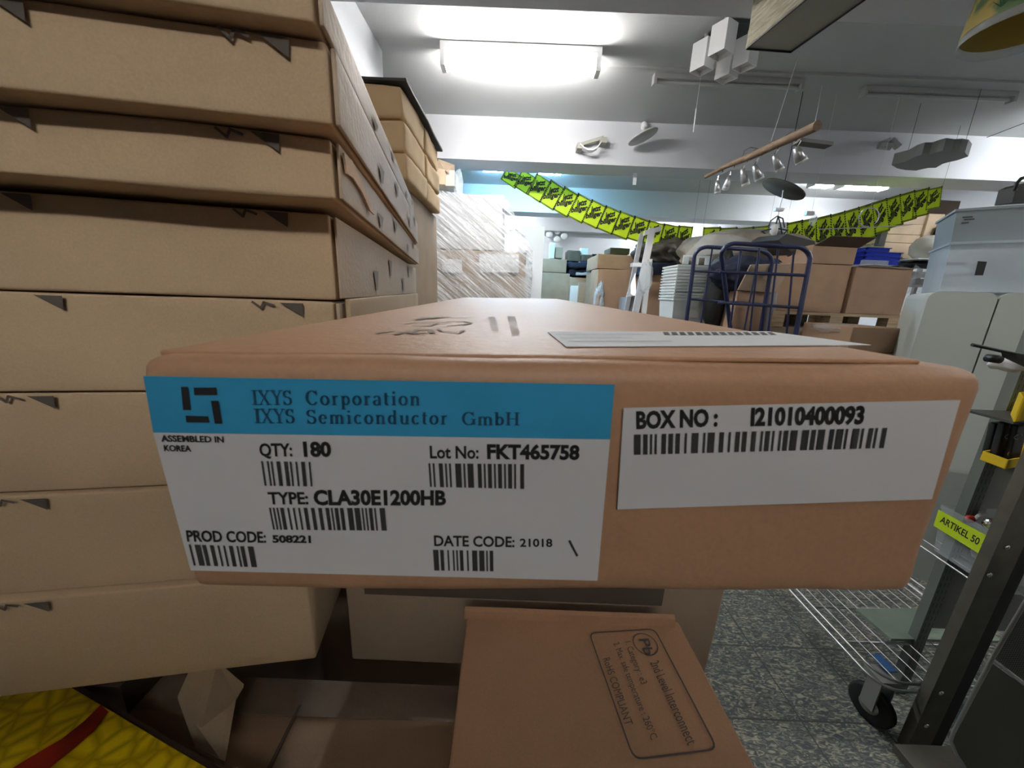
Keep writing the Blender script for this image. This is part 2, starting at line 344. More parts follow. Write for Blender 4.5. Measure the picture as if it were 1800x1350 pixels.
for t, A, B, C, bo in (('ASSEMBLED IN', c6(155, 455), c6(525, 462), c6(149, 420), .03), ('KOREA', c6(172, 512), c6(332, 515), c6(167, 478), .03),
    ('QTY:', c6(737, 542), c6(930, 542), c6(730, 470), .028), ('180', c6(997, 542), c6(1160, 543), c6(990, 462), .045),
    ('TYPE:', c6(790, 826), c6(1025, 826), c6(781, 758), .028), ('CLA30E1200HB', c6(1058, 829), c7(285, 830), c6(1050, 748), .045),
    ('PROD CODE:', c6(307, 1046), c6(775, 1054), c6(298, 984), .028), ('508221', c6(812, 1053), c6(1040, 1055), c6(808, 1013), .045),
    ('Lot No:', c7(190, 554), c7(478, 556), c7(187, 484), .028), ('FKT465758', c7(528, 556), c7(1073, 561), c7(526, 477), .045),
    ('DATE CODE:', c7(215, 1073), c7(690, 1080), c7(212, 1014), .028), ('21018', c7(722, 1078), c7(914, 1079), c7(721, 1033), .028)):
    write(mb, t, A, B, C, fn, 2, bo, .0003)
for q, k, sd in (((c6(743, 572), c6(1035, 577), c6(1048, 722), c6(765, 718)), 26, 1), ((c6(790, 848), c6(1475, 850), c6(1488, 984), c6(815, 978)), 62, 2),
    ((c6(315, 1065), c6(697, 1078), c6(720, 1200), c6(345, 1190)), 36, 3), ((c7(180, 585), c7(747, 590), c7(747, 737), c7(190, 725)), 46, 4), ((c7(207, 1097), c7(563, 1103), c7(565, 1225), c7(215, 1220)), 34, 5)):
    barcode(mb, q, fn, 4, k, sd, .0003)
for q in (((270, 133), (312, 133), (330, 270), (283, 270)), ((345, 137), (480, 137), (485, 182), (350, 182)), ((447, 215), (492, 215), (515, 350), (470, 350)), ((297, 303), (432, 307), (440, 345), (302, 343))):
    mb.poly([c6(*p) + fn * .0003 for p in q], 2)
write_serif(mb, 'IXYS', c6(690, 240), c6(930, 240), c6(682, 153), fn * 1.5, 3)
write_serif(mb, 'Corporation', c6(1010, 240), c7(132, 243), c6(1003, 155), fn * 1.5, 3, .12)
write_serif(mb, 'IXYS', c6(705, 347), c6(945, 348), c6(697, 262), fn * 1.5, 3)
write_serif(mb, 'Semiconductor', c6(1015, 350), c7(294, 356), c6(1009, 268), fn * 1.5, 3, .12)
write_serif(mb, 'GmbH', c7(380, 359), c7(722, 361), c7(378, 282), fn * 1.5, 3, .06)
stroke(mb, [c7(1015, 1045), c7(1035, 1085), c7(1060, 1132)], .0006, fn, 4, .0003)
INKBAR = mat('ink_bars', (0.035, 0.035, 0.037), 0.8)
mb.build('label', [WHITE, BLUE, INK, INKB, INKBAR], front, label='white label with a blue header band and bar codes')
mb = MB(); mb.prism([F(1096, 717), F(1687, 703), F(1637, 877), F(1085, 895)], fn * .00015, 0)
write(mb, 'BOX NO :', c5(490, 567), c5(810, 556), c5(489, 504), fn, 1, .045, .0003)
write(mb, 'I21010400093', c5(940, 555), c5(1385, 547), c5(943, 490), fn, 1, .045, .0003)
barcode(mb, [c5(480, 592), c5(1480, 565), c5(1465, 645), c5(480, 672)], fn, 2, 110, 6, .0003)
mb.build('label', [WHITE, INK, INKBAR], front, label='white box number label with one long bar code')
LU = fb * (FW - .0105) + fc * .0010; nlid = LU.cross(fa).normalized(); to = O + fc * .0006
def T(x, y): return onplane(x, y, to, nlid)
mb = MB(); mb.prism([T(962, 583.5), T(995, 610), T(1531, 607), T(1350, 583)], fc * .00015, 0)
for i in range(14):
    a = 1165 + i * 14; mb.poly([T(a, 585) + fc * .0003, T(a + 9, 585) + fc * .0003, T(a + 13 + i * .4, 590) + fc * .0003, T(a + 3 + i * .4, 590.5) + fc * .0003], 1)
for r_, (a, b_) in enumerate(((975, 1130), (985, 1110), (1000, 1180))): stroke(mb, [T(a, 589 + r_ * 6), T(b_, 589 + r_ * 6)], .0008, fc, 2, .0003)
mb.build('label', [WHITE, INKG, mat('ink_pale', (.45, .45, .47))], front, label='white address label lying on the top face')
mb = MB().rbox(O + fb * .0005 + fa * .0065 - fc * .0008, LU, fa * (FL - .008), nlid * .0012, r=.0005, amp=.00012, seed=5, cuts=10, freq=20)
def c8(x, y): return T(560 + x / 4.09, 460 + y / 4.09)
for pl, wd in (([(720, 418), (775, 402), (800, 410), (860, 402), (930, 400)], .004), ([(960, 402), (1040, 405), (1120, 402)], .0015), ([(620, 450), (700, 438), (800, 440), (930, 438)], .0016), ([(680, 460), (800, 462), (860, 445)], .0016),
    ([(930, 432), (1040, 430), (1100, 442), (1040, 455), (930, 462)], .0018), ([(415, 518), (480, 505), (540, 500)], .0016), ([(560, 525), (600, 510)], .002), ([(640, 500), (660, 515), (720, 490), (800, 492), (820, 515)], .002), ([(680, 520), (760, 512)], .002), ([(860, 485), (880, 500), (1010, 515), (1045, 495)], .0012)):
    stroke(mb, [c8(*p) for p in pl], wd, fc, 1)
for x0, y0, y1, wd in ((1245, 400, 500, 26), (1385, 395, 525, 30)):
    y = y0
    while y < y1: mb.poly([c8(x0 + (y - y0) * .25 + a, y + b_) + fc * .0002 for a, b_ in ((-wd, 0), (wd, 0), (wd, 3), (-wd, 3))], 1); y += 8
mb.build('lid_panel', [K_FRONT, INKL], front)

# ------------------------------------------------------------------ stack of flat cartons on the other side
SX, SL = -.46, .62
vpd = (atY(790, 508, 5) - EYE).normalized(); vpd.z = 0; vpd.normalize(); srt = V((vpd.y, -vpd.x, 0))
def face_tri(mb, x, z, o, s_):   # printed hanging triangle
    pass
stk = [  # label, right corner px (x), front top y px at corner, front bottom y px, Y of front, px of the printed triangles
 ('flat brown carton topmost of the stack, cut off by the picture edge', 548, -60, 40, .212, ()),
 ('flat brown carton second from the top of the stack, long dark seam below', 577, 72, 219, None, (40, 490)),
 ('flat brown carton with a crushed torn corner, third from the stack top', 585, 242, 350, None, (48, 475)),
 ('flat brown carton with clear printed arrows, just under the torn-corner carton', 584, 376, 528, .262, (50, 492)),
 ('flat brown carton in the stack with a raised side flap beside the labelled carton', 590, 539, 686, .262, (102, 520)),
 ('flat brown carton in the stack directly under the one with the raised side flap', 560, 690, 845, .258, (82,)),
 ('flat brown carton in the stack resting on the lowest carton', 550, 849, 1002, .255, (62,)),
 ('lowest flat brown carton of the stack, above the dark gap', 548, 1006, 1158, .250, (58,))]
WB = .42
K_SIDE = mat('kraft_side', (0.47, 0.37, 0.27), 0.6, var=0.06, vscale=9, bump=0.1, bscale=200, fine=.04)
K_TORN = kraft('kraft_torn', (.60, .42, .27))
zprev = None; XB8 = atY(548, 1100, .25).x
for i, (lab, xr, yt, yb, Y, tri) in enumerate(stk):
    if Y is None: Y = atZ(xr, yt, zprev - .001).y
    z1 = atY(xr, yt, Y).z
    if zprev is not None and i != 3: z1 = zprev - .0012
    z0 = atY(xr, yb, Y).z; X = atY(xr, (yt + yb) / 2, Y).x
    if i > 4: X = XB8
    gap = (zprev - z1) if i == 3 else 0
    zprev = z0
    o = V((X, Y, z0)) - srt * WB; h = V((0, 0, z1 - z0)); hh = z1 - z0; R0 = V((X, Y, z0))
    SLi = SL * (.78, .86, .95, 1.0, 1.05, 1, 1, 1)[i]
    bx = MB().rbox(o, srt * WB, vpd * SLi, h, r=.0018, amp=(.0007, .0006, .0022, .0006, .0006, .0005, .0005, .0005)[i], seed=i + 11, cuts=10, freq=9)
    nf = -vpd
    for k, tx in enumerate(tri):
        p = onplane(tx, yt + 6, R0, vpd); p = V((p.x, p.y, z1 - .0015)) + nf * .0022
        bx.poly([p + srt * -.009, p + srt * .006, p + srt * .005 - V((0, 0, .009))][::-1], 1)
        if k or i > 4:
            q = p - srt * .026; stroke(bx, [q, q + srt * .005 - V((0, 0, .004)), q + srt * .007, q + srt * .013 - V((0, 0, .002))], .0016, nf, 1, 0)
    so = R0 + srt * .0048
    if i < 5:
        for dd, zz in ((.13, .30), (.23, .62), (.36, .30), (.45, .72)):
            p = so + vpd * dd + V((0, 0, hh * zz))
            bx.poly([p + vpd * -.013 + V((0, 0, .17 * hh)), p + vpd * .013 + V((0, 0, .17 * hh)), p + vpd * .004 - V((0, 0, .17 * hh)), p - vpd * .004 - V((0, 0, .17 * hh))], 2)
            stroke(bx, [p + V((0, 0, .19 * hh)), p + V((0, 0, .24 * hh))], .002, srt, 2)
    r_ = bx.build('stacked_carton', [K_STACK, INKG, INKL], None, lab, 'box', 'flat cartons stacked beside the labelled carton')
    if i < 5:
        sp = MB(); sp.rbox(R0 + srt * .0015 + vpd * .003 + V((0, 0, .001)), srt * .0022, vpd * (SLi - .01), h - V((0, 0, .002)), r=.0008, amp=.0006, seed=i, cuts=6)
        sp.build('side_panel', K_SIDE, r_)
    if i == 2:
        pk = MB(); pts = [(0.0, -.006), (.02, -.004), (.045, -.010), (.075, -.020), (.088, -.024), (.07, -.024), (.045, -.017), (.02, -.014), (.004, -.016)]
        pk.prism([so + vpd * (a + .004) + h + V((0, 0, b_)) for a, b_ in pts], srt * .0012, 0)
        pk.build('torn_flap', K_TORN, r_, label='torn orange-brown paper at the crushed corner')
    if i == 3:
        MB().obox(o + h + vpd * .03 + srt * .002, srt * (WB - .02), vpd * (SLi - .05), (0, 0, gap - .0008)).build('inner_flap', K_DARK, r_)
    if i == 4:
        fo_ = R0 + h + srt * .006 + V((0, 0, -.002))
        MB().rbox(fo_ + vpd * .01 - V((0, 0, .03)), srt * .004, vpd * .60, V((0, 0, .034)), r=.001, amp=.001, seed=4, cuts=6).build('side_flap', K_STACK, r_)

# ------------------------------------------------------------------ what carries them: carton behind, carton with Pb mark, broad taped carton, yellow parcel
a = atZ(560, 1166, 1.11); b_ = atZ(1262, 1232, 1.11)
X0, X1, Ys = XB8 + .004, b_.x, .302
TOPS = (O - fc * FH + fa * (Ys - O.y)).z
mb = MB().rbox((X0, Ys, 1.112), (X1 - X0, 0, 0), (0, .55, 0), (0, 0, .298), r=.003, amp=.0012, seed=31, cuts=8)
sup = mb.build('carton', K_GREY, None, 'greyish brown carton standing beneath the labelled carton, right edge over the floor', 'box')
sup['label'] = 'greyish brown carton standing upright beneath the labelled carton and behind the Pb-marked carton'
MB().rbox((X0 + .02, Ys - .0012, 1.20), (.30, 0, 0), (0, .0008, 0), (0, 0, .05), r=.0002, amp=.0001, seed=1, cuts=3).build('tape', mat('brown_tape', (.12, .095, .075), .25), sup)
ZB = 1.09
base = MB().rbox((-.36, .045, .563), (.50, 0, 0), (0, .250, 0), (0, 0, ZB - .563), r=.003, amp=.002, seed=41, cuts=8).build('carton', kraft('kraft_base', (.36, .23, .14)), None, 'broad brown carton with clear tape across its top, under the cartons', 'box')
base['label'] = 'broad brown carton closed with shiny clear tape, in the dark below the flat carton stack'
TAPE = mat('clear_tape', (.24, .18, .13), .12, bump=.5, bscale=40)
MB().rbox((-.358, .262, ZB + .0005), (.49, 0, 0), (0, .034, 0), (0, 0, .0006), r=.0002, amp=.0008, seed=2, cuts=8).build('tape', TAPE, base)
a = atZ(525, 1240, ZB + .001); b_ = atZ(470, 1350, ZB + .001)
MB().prism([a, a + V((.003, 0, 0)), b_ + V((.003, 0, 0)), b_], (0, 0, .0008)).build('seam', K_DARK, base)
fp = [atZ(312, 1228, ZB + .03), atZ(340, 1166, ZB + .055), atZ(382, 1168, ZB + .055), atZ(428, 1208, ZB + .03), atZ(415, 1230, ZB + .02), atZ(395, 1345, ZB + .004), atZ(345, 1320, ZB + .004)]
MB().prism(fp, (0, .001, .0025)).build('loose_flap', K_STACK, base)
MB().box(-.355, .16, .05, .60, 0, .56).build('carton', K_GREY, None, 'large plain carton on the floor carrying the broad taped carton', 'box')
MB().box(-.55, X1 - .005, .60, .88, 0, 1.110).build('carton', K_GREY, None, 'tall grey-brown carton on the floor behind the lower cartons, carrying the pile', 'box')
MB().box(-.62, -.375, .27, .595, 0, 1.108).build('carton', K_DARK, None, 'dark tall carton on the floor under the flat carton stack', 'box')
# Pb carton
ZP = atZ(1010, 1090, 1.0).z
ZP = 1.216
pa, pb_, pd_, pc_ = atZ(820, 1086, ZP), atZ(1193, 1092, ZP), atZ(788, 1360, ZP), atZ(1335, 1360, ZP)
du = (pb_ - pa); dv = (pd_ - pa)
o = pd_ + V((0, 0, -(ZP - ZB) + .003))
u_ = V((pc_.x - pd_.x, (pc_ - pd_).y, 0)); v_ = V((pa.x - pd_.x, pa.y - pd_.y, 0))
K_PB = kraft('kraft_pb', (.42, .24, .14))
pbm = MB().rbox(o - v_ * .05, u_, v_ * 1.05, (0, 0, ZP - ZB - .003), r=.002, amp=.0005, seed=51, cuts=8)
pbflap = MB().rbox(pa + V((-.002, -.001, -.001)), (pb_.x - pa.x - .004, 0, 0), (0, .003, .002), (0, .002, .008), r=.0006, amp=.0004, seed=8, cuts=5)
nz = V((0, 0, 1)); zp = ZP + .0009
def G(x, y): return atZ(600 + x / 2.571, 1000 + y / 2.571, zp)
mb = pbm
cor = [G(1120, 290), G(1415, 272), G(1700, 815), G(1322, 862)]
path = []
for k in range(4):
    p, q0, q1 = cor[k], cor[(k - 1) % 4], cor[(k + 1) % 4]
    a = p + (q0 - p).normalized() * .006; c = p + (q1 - p).normalized() * .006
    for t in (0, .25, .5, .75, 1): path.append(a * (1 - t) ** 2 + p * (2 * t * (1 - t)) + c * t * t)
stroke(mb, path + [path[0]], .0011, nz, 1)
cc = G(1374, 340); rx = (G(1430, 340) - G(1318, 340)).length / 2
stroke(mb, [cc + V((math.cos(k * .2618) * rx * .92, math.sin(k * .2618) * rx * .92, 0)) for k in range(25)], .0008, nz, 1)
for t, A, B, C, bo in (('Pb', (1345, 318), (1372, 392), (1388, 316), .01), ('2nd Level Interconnect', (1394, 424), (1566, 800), (1432, 412), .0), ('1. Category : e3', (1281, 332), (1356, 524), (1306, 326), .0),
    ('2. Max. safe temperature : 260°C', (1230, 338), (1400, 776), (1254, 330), .0), ('RoHS COMPLIANT', (1182, 408), (1284, 712), (1212, 400), .0)):
    write(mb, t, G(*A), G(*B), G(*C), nz, 1, bo)
pbx = mb.build('carton', [K_PB, INKG], None, 'brown carton with the round Pb mark and 2nd Level Interconnect print on top', 'box')
pbflap.build('raised_flap', K_PB, pbx)
# yellow parcel with ribbon
ZY = ZB + .030
pts = [atZ(80, 1180, ZY), atZ(366, 1350, ZY), atZ(500, 1430, ZY)]
dr = (pts[2] - pts[0]).normalized(); dl = V((dr.y, -dr.x, 0)) if V((dr.y, -dr.x, 0)).x < 0 else V((-dr.y, dr.x, 0))
st = pts[0] - dr * .03; ln = (pts[2] - st).length
ym = bpy.data.materials.new('yellow_foil'); ym.use_nodes = True; N = ym.node_tree.nodes; L = ym.node_tree.links; b = N['Principled BSDF']
tc = N.new('ShaderNodeTexCoord'); wv = N.new('ShaderNodeTexVoronoi'); wv.feature = 'DISTANCE_TO_EDGE'; wv.inputs['Scale'].default_value = 60; L.new(tc.outputs['Object'], wv.inputs[0])
cr = N.new('ShaderNodeValToRGB'); L.new(wv.outputs[0], cr.inputs[0]); cr.color_ramp.elements[0].color = (.50, .33, .0, 1); cr.color_ramp.elements[1].color = (.92, .68, .01, 1); cr.color_ramp.elements[1].position = .25
L.new(cr.outputs[0], b.inputs['Base Color']); b.inputs['Roughness'].default_value = .4
par = MB().rbox(st + V((0, 0, -.024)), dr * ln, dl * .22, (0, 0, .024), r=.001, amp=.0005, seed=61, cuts=6).build('parcel', ym, None, 'yellow patterned gift parcel with a red ribbon, lying below the flat carton stack', 'parcel')
MB().obox(st + V((0, 0, -.026)) - dl * .004 - dr * .002, dr * (ln + .004), dl * .004, (0, 0, .024)).build('edge_strip', mat('dark_edge', (.035, .018, .012), .7), par)
rp = [atZ(x, y, ZY + .001) for x, y in ((178, 1240), (150, 1268), (110, 1300), (50, 1335), (10, 1360))]; rq = [atZ(x, y, ZY + .001) for x, y in ((190, 1252), (165, 1285), (135, 1312), (100, 1340), (70, 1365))]
mb = MB()
for k in range(4): mb.prism([rp[k], rp[k + 1], rq[k + 1], rq[k]], (0, 0, .0012))
mb.build('ribbon', mat('red_ribbon', (.30, .02, .01), .35, var=.5, vscale=30), par)

# ------------------------------------------------------------------ back room: helpers
def crate(x0, x1, yt, yb, Y, d, lab, name='carton', cat='box', m=None, group=None, zb=None, amp=.006, r=.004, seed=None, tape=False, flaps=False, yaw=0.0):
    a, b_ = atY(x0, yt, Y), atY(x1, yt, Y); z1 = (a.z + b_.z) / 2; z0 = atY((x0 + x1) / 2, yb, Y).z if zb is None else zb
    u = V((b_.x - a.x, 0, 0)); v = V((0, d, 0))
    if yaw: R_ = Matrix.Rotation(yaw, 3, 'Z'); u = R_ @ u; v = R_ @ v
    o = V((a.x, Y, z0)); s_ = seed if seed is not None else random.randint(1, 99)
    t = MB().rbox(o, u, v, (0, 0, z1 - z0), r=r, amp=amp, seed=s_, cuts=5, freq=3).build(name, m or K_FAR, None, lab, cat, group)
    if tape:
        e = v.normalized() * .003; t1 = MB()
        t1.obox(o + u * .46 - e + V((0, 0, (z1 - z0) * .55)), u * .09, e * .5, (0, 0, (z1 - z0) * .44)); t1.build('tape', mat('tape_pale', (.45, .38, .28), .2), t)
    if flaps:
        h = V((0, 0, z1 - z0)); un = u.normalized(); vn = v.normalized()
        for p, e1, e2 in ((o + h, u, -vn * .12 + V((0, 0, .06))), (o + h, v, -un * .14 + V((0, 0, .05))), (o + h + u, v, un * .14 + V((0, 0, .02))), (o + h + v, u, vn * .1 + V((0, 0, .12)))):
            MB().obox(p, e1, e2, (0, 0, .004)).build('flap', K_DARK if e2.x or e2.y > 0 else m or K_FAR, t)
    return t

# wrapped pallet
wm = bpy.data.materials.new('stretch_wrap'); wm.use_nodes = True; N = wm.node_tree.nodes; L = wm.node_tree.links; b = N['Principled BSDF']
b.inputs['Base Color'].default_value = (.85, .87, .90, 1); b.inputs['Roughness'].default_value = .22
tc = N.new('ShaderNodeTexCoord'); mp = N.new('ShaderNodeMapping'); L.new(tc.outputs['Object'], mp.inputs[0])
mp.inputs['Rotation'].default_value = (0, math.radians(-38), 0)
mp3 = N.new('ShaderNodeMapping'); mp3.inputs['Scale'].default_value = (1.6, 3, 34); L.new(mp.outputs[0], mp3.inputs[0])
n = N.new('ShaderNodeTexNoise'); n.inputs['Scale'].default_value = 1.5; n.inputs['Detail'].default_value = 7; n.inputs['Roughness'].default_value = .7; L.new(mp3.outputs[0], n.inputs[0])
mr = N.new('ShaderNodeMapRange'); mr.inputs[1].default_value = .38; mr.inputs[2].default_value = .62; mr.inputs[3].default_value = .08; mr.inputs[4].default_value = .75; L.new(n.outputs[0], mr.inputs[0]); L.new(mr.outputs[0], b.inputs['Alpha'])
n2 = N.new('ShaderNodeTexNoise'); n2.inputs['Scale'].default_value = 14; n2.inputs['Detail'].default_value = 6; n2.inputs['Distortion'].default_value = 1; L.new(tc.outputs['Object'], n2.inputs[0])
ad = N.new('ShaderNodeMath'); L.new(n.outputs[0], ad.inputs[0]); L.new(n2.outputs[0], ad.inputs[1])
bp = N.new('ShaderNodeBump'); bp.inputs['Strength'].default_value = .9; bp.inputs['Distance'].default_value = .03; L.new(ad.outputs[0], bp.inputs['Height']); L.new(bp.outputs[0], b.inputs['Normal'])
WRAP = wm
YW = 3.75
wl = thing('wrapped_pallet', 'pallet load of white cartons wrapped in shiny stretch film, glaring under the lamp', 'pallet load', (-.6, YW + .4, 0))
tp = atY(892, 352, YW + .15); lo = atY(936, 440, YW); bt = 0.16
K_WHT = mat('white_carton', (.45, .45, .46), .7, var=.10, vscale=6)
xl = atY(640, 360, YW).x
MB().rbox((xl, YW + .08, .16), (lo.x - xl - .06, 0, 0), (0, .8, 0), (0, 0, lo.z - .18), r=.01, amp=.01, seed=3).build('carton', K_GREY, wl)
MB().rbox((xl, YW + .18, lo.z), (tp.x - xl - .04, 0, 0), (0, .7, 0), (0, 0, tp.z - lo.z + .05), r=.01, amp=.012, seed=9).build('carton', K_WHT, wl)
for x0, x1, y0, y1 in ((777, 812, 455, 478), (842, 912, 446, 478), (730, 745, 436, 466)):
    p = [atY(x0, y0, YW + .06), atY(x1, y0 + 1, YW + .06), atY(x1, y1 + 1, YW + .06), atY(x0, y1, YW + .06)]
    MB().prism(p, (0, .004, 0)).build('label', WHITE, wl)
mb = MB(); W0 = lo.x + .015; T0 = tp.x
sec = [(xl - .02, YW + .03, bt), (W0, YW + .03, bt), (W0, YW + .92, bt), (xl - .02, YW + .92, bt)]
mid = [(xl - .02, YW + .02, lo.z - .02), (W0 - .01, YW + .02, lo.z + .0), (W0 - .01, YW + .92, lo.z), (xl - .02, YW + .92, lo.z)]
top = [(xl, YW + .15, tp.z + .13), (T0, YW + .15, tp.z), (T0, YW + .88, tp.z), (xl, YW + .88, tp.z + .1)]
def grid_patch(mb, a, b_, c, d, nu, nv, amp, seed):
    vs = []; fs = []
    nn = (V(b_) - V(a)).cross(V(d) - V(a)).normalized()
    for j in range(nv + 1):
        for i in range(nu + 1):
            s_, t_ = i / nu, j / nv
            p = V(a) * (1 - s_) * (1 - t_) + V(b_) * s_ * (1 - t_) + V(c) * s_ * t_ + V(d) * (1 - s_) * t_
            e_ = min(1, 6 * min(s_, 1 - s_, t_, 1 - t_))
            vs.append(p + nn * (noise.noise(p * 5 + V((seed, 0, 0))) * amp * e_))
    for j in range(nv):
        for i in range(nu): k = j * (nu + 1) + i; fs.append((k, k + 1, k + nu + 2, k + nu + 1))
    mb.add(vs, fs, 0, True)
for q0, q1, nv in ((sec, mid, 18), (mid, top, 14)):
    for k in range(4): grid_patch(mb, q0[k], q0[(k + 1) % 4], q1[(k + 1) % 4], q1[k], 22, nv, .03, k)
grid_patch(mb, top[0], top[1], top[2], top[3], 16, 10, .02, 7)
mb.build('stretch_film', WRAP, wl)
mb = MB()
for k in range(3): mb.box(xl, W0 - .02, YW + .06 + k * .36, YW + .18 + k * .36, 0, .1)
mb.box(xl, W0 - .02, YW + .05, YW + .93, .1, .155); mb.build('pallet', WOODP, wl)
# cartons standing on the wrapped load
zt = tp.z + .135
a, b_ = atY(736, 305, YW + .2), atY(785, 305, YW + .2)
ob = crate(700, 782, 296, 338, YW + .22, .3, 'open brown carton with a dark raised flap, on top of the wrapped pallet load', zb=zt, amp=.002, m=K_FAR2)
p = [atY(737, 292, YW + .215), atY(762, 293, YW + .215), atY(778, 279, YW + .3)]
q = atY(778, 279, YW + .215); MB().prism([atY(736, 294, YW + .214), atY(752, 291, YW + .214), atY(770, 279, YW + .214), atY(761, 295, YW + .214)], (0, .02, 0)).build('flap', DGREY, ob)
MB().prism([atY(761, 295, YW + .23), atY(770, 279, YW + .23), atY(799, 290, YW + .3), atY(799, 318, YW + .3), atY(783, 300, YW + .23)], (0, .01, 0)).build('flap', K_GREY, ob)
crate(783, 799, 299, 340, YW + .26, .25, 'narrow pale carton leaning behind the open carton on the wrapped load', zb=zt, m=mat('pale_card', (.55, .5, .45), .8), amp=.002)
bag = atY(803, 325, YW + .3); MB().blob(bag + V((.02, 0, 0)), (.045, .06, .14), 4, .35, 3, freq=3).build('plastic_bag', CLEAR, None, 'small clear plastic bag stuffed beside the cartons on the wrapped load', 'bag')
crate(812, 858, 341, 350, YW + .5, .2, 'flat brown carton lid lying on the wrapped load, only its edge showing', zb=tp.z + .06, amp=.001)

# yellowish cartons beyond the flat stack
YC = 1.55
segs = ((146, 207, 678, 706, 'yellowish bulging carton topmost of its column, under the dark cover'), (208, 264, 690, 713, 'yellowish bulging carton second in the column by the left partition'), (266, 328, 702, 722, 'yellowish bulging carton lowest visible in the column, above the wrapped load'))
xr_ = atY(708, 200, YC).x
z_hi = [atY(700, y0, YC).z for y0, y1, *_ in segs]; zlo3 = atY(720, 318, YC).z
zz = z_hi + [zlo3]
for k, (y0, y1, xa, xb, lab) in enumerate(segs):
    yc = MB().rbox((xr_ - .40, YC, zz[k + 1] + .003), (.40 + .004 * k, 0, 0), (0, .34, 0), (0, 0, zz[k] - zz[k + 1] - .005), r=.012, amp=.008, seed=70 + k, freq=5).build('carton', K_YEL, None, lab, 'box', 'yellowish cartons in one column')
    MB().rbox((xr_ - .38 + .004 * k, YC + .345, zz[k + 1] + .004), (.38, 0, 0), (0, .30, 0), (0, 0, zz[k] - zz[k + 1] - .008), r=.012, amp=.008, seed=80 + k, freq=5).build('carton', K_YEL, None, lab.replace('yellowish bulging', 'pale yellowish') + ', second row behind', 'box', 'yellowish cartons in one column')
MB().rbox((xr_ - .42, YC - .01, zz[0] + .001), (.44, 0, 0), (0, .68, 0), (0, 0, .014), r=.003, amp=.006, seed=5, freq=6).build('cover_sheet', DGREY, None, 'dark plastic cover draped over the top yellowish carton', 'cover')
MB().rbox((xr_ - .42, YC, 0), (.40, 0, 0), (0, .68, 0), (0, 0, zz[3]), r=.01, amp=.004, seed=6).build('carton', K_GREY, None, 'tall carton on the floor carrying the column of yellowish cartons', 'box')

# white board, back wall things
a = atY(912, 396, 4.9); b_ = atY(958, 397, 4.9)
MB().box(a.x, b_.x, 4.9, 4.93, .0, a.z).build('white_board', mat('board_white', (.85, .86, .87), .6), None, 'blank white board standing upright beside the wrapped pallet load', 'board')
fl_ = atY(980, 406, 8.3); t = thing('wall_lamp', 'flower-shaped wall lamp with white glass petals on the back wall', 'lamp', fl_)
for k, (dx, dz) in enumerate(((0, .0), (-.14, .08), (.16, .06), (-.17, -.08), (.15, -.10), (0, -.17), (.0, .14))):
    MB().blob(fl_ + V((dx, -.02 * (k % 2), dz)), (.075, .03, .07), k, .15, 2).build('petal', mat('glass_petal', (.80, .86, .88), .2), t)
MB().lathe([(.0, 0), (.05, 0), (.04, .1)], fl_ + V((0, -.02, 0)), (0, 1, 0), 0, 12).build('mount', WHITEP, t)
gb = [atY(1208, 392, 8.18), atY(1262, 392, 8.18), atY(1262, 440, 8.18), atY(1208, 440, 8.18)]
MB().prism(gb, (0, .015, 0)).build('door_1', mat('grey_door', (.42, .43, .46), .6), kind='structure')

# heap in front of the back wall (Y 5.5-7)
MISC = [ # x0,x1,yt,yb,Y,d,label,mat,zb
 (952, 1002, 480, 560, 6.0, .6, 'grey-brown strapped carton on the floor beside the white board', K_GREY, 0),
 (955, 997, 455, 479, 6.02, .5, 'small grey carton with dark straps on the strapped carton', K_GREY, None),
 (967, 976, 427, 454, 6.05, .2, 'slim upright white box on top of the grey cartons', WHITE, None),
 (977, 990, 434, 454, 6.1, .3, 'dark lumpy brown box next to the slim white box', K_GREY, None),
 (998, 1021, 440, 459, 6.15, .3, 'dark brown square box standing on the navy bundle', K_DARK, None),
 (1021, 1035, 436, 458, 6.2, .1, 'bright white box standing on the navy bundle', mat('white_box', (.85, .85, .85), .6), None),
 (1024, 1041, 448, 459, 6.05, .2, 'low brown box before the bright white box', K_DARK, None),
 (1042, 1049, 447, 459, 6.05, .1, 'tiny black box beside the low brown box', BLACK, None)]
for x0, x1, yt, yb, Y, d, lab, m, zb in MISC: crate(x0, x1, yt, yb, Y, d, lab, m=m, zb=zb, amp=.008, tape=False)
nv = thing('cloth_bundle', 'navy cloth bundle with grey folds between the strapped carton and the big carton', 'bundle', (atY(1020, 470, 6).x, 6.2, atY(1020, 488, 6).z))
x0, x1 = atY(1000, 470, 6).x, atY(1050, 470, 6).x
for k, (yt, yb) in enumerate(((460, 472), (473, 485))):
    MB().rbox((x0, 6.0 + .03 * k, atY(1020, yb, 6).z), (x1 - x0, 0, 0), (0, .5, 0), (0, 0, atY(1020, yt, 6).z - atY(1020, yb, 6).z), r=.03, amp=.04, seed=20 + k, freq=8).build('fold', NAVYC, nv)
MB().rbox((x0 + .12, 5.97, atY(1020, 484, 6).z), (x1 - x0 - .2, 0, 0), (0, .06, 0), (0, 0, .05), r=.01, amp=.02, seed=33, freq=8).build('grey_fold', mat('grey_cloth', (.35, .36, .38), .9), nv)
crate(999, 1050, 488, 560, 6.0, .6, 'scuffed grey-brown carton patched with paper, under the navy bundle', m=K_GREY, zb=0)
crate(1004, 1020, 502, 540, 5.9, .08, 'small white carton with a torn round hole in front of the scuffed carton', m=WHITE, zb=.9)
crate(1018, 1031, 497, 560, 5.85, .1, 'upright brown card offcut leaning on the scuffed carton', m=K_GREY, zb=.9)
crate(1030, 1051, 512, 560, 5.83, .1, 'low brown card offcut with a dark slot beside the upright offcut', m=K_GREY, zb=.9)
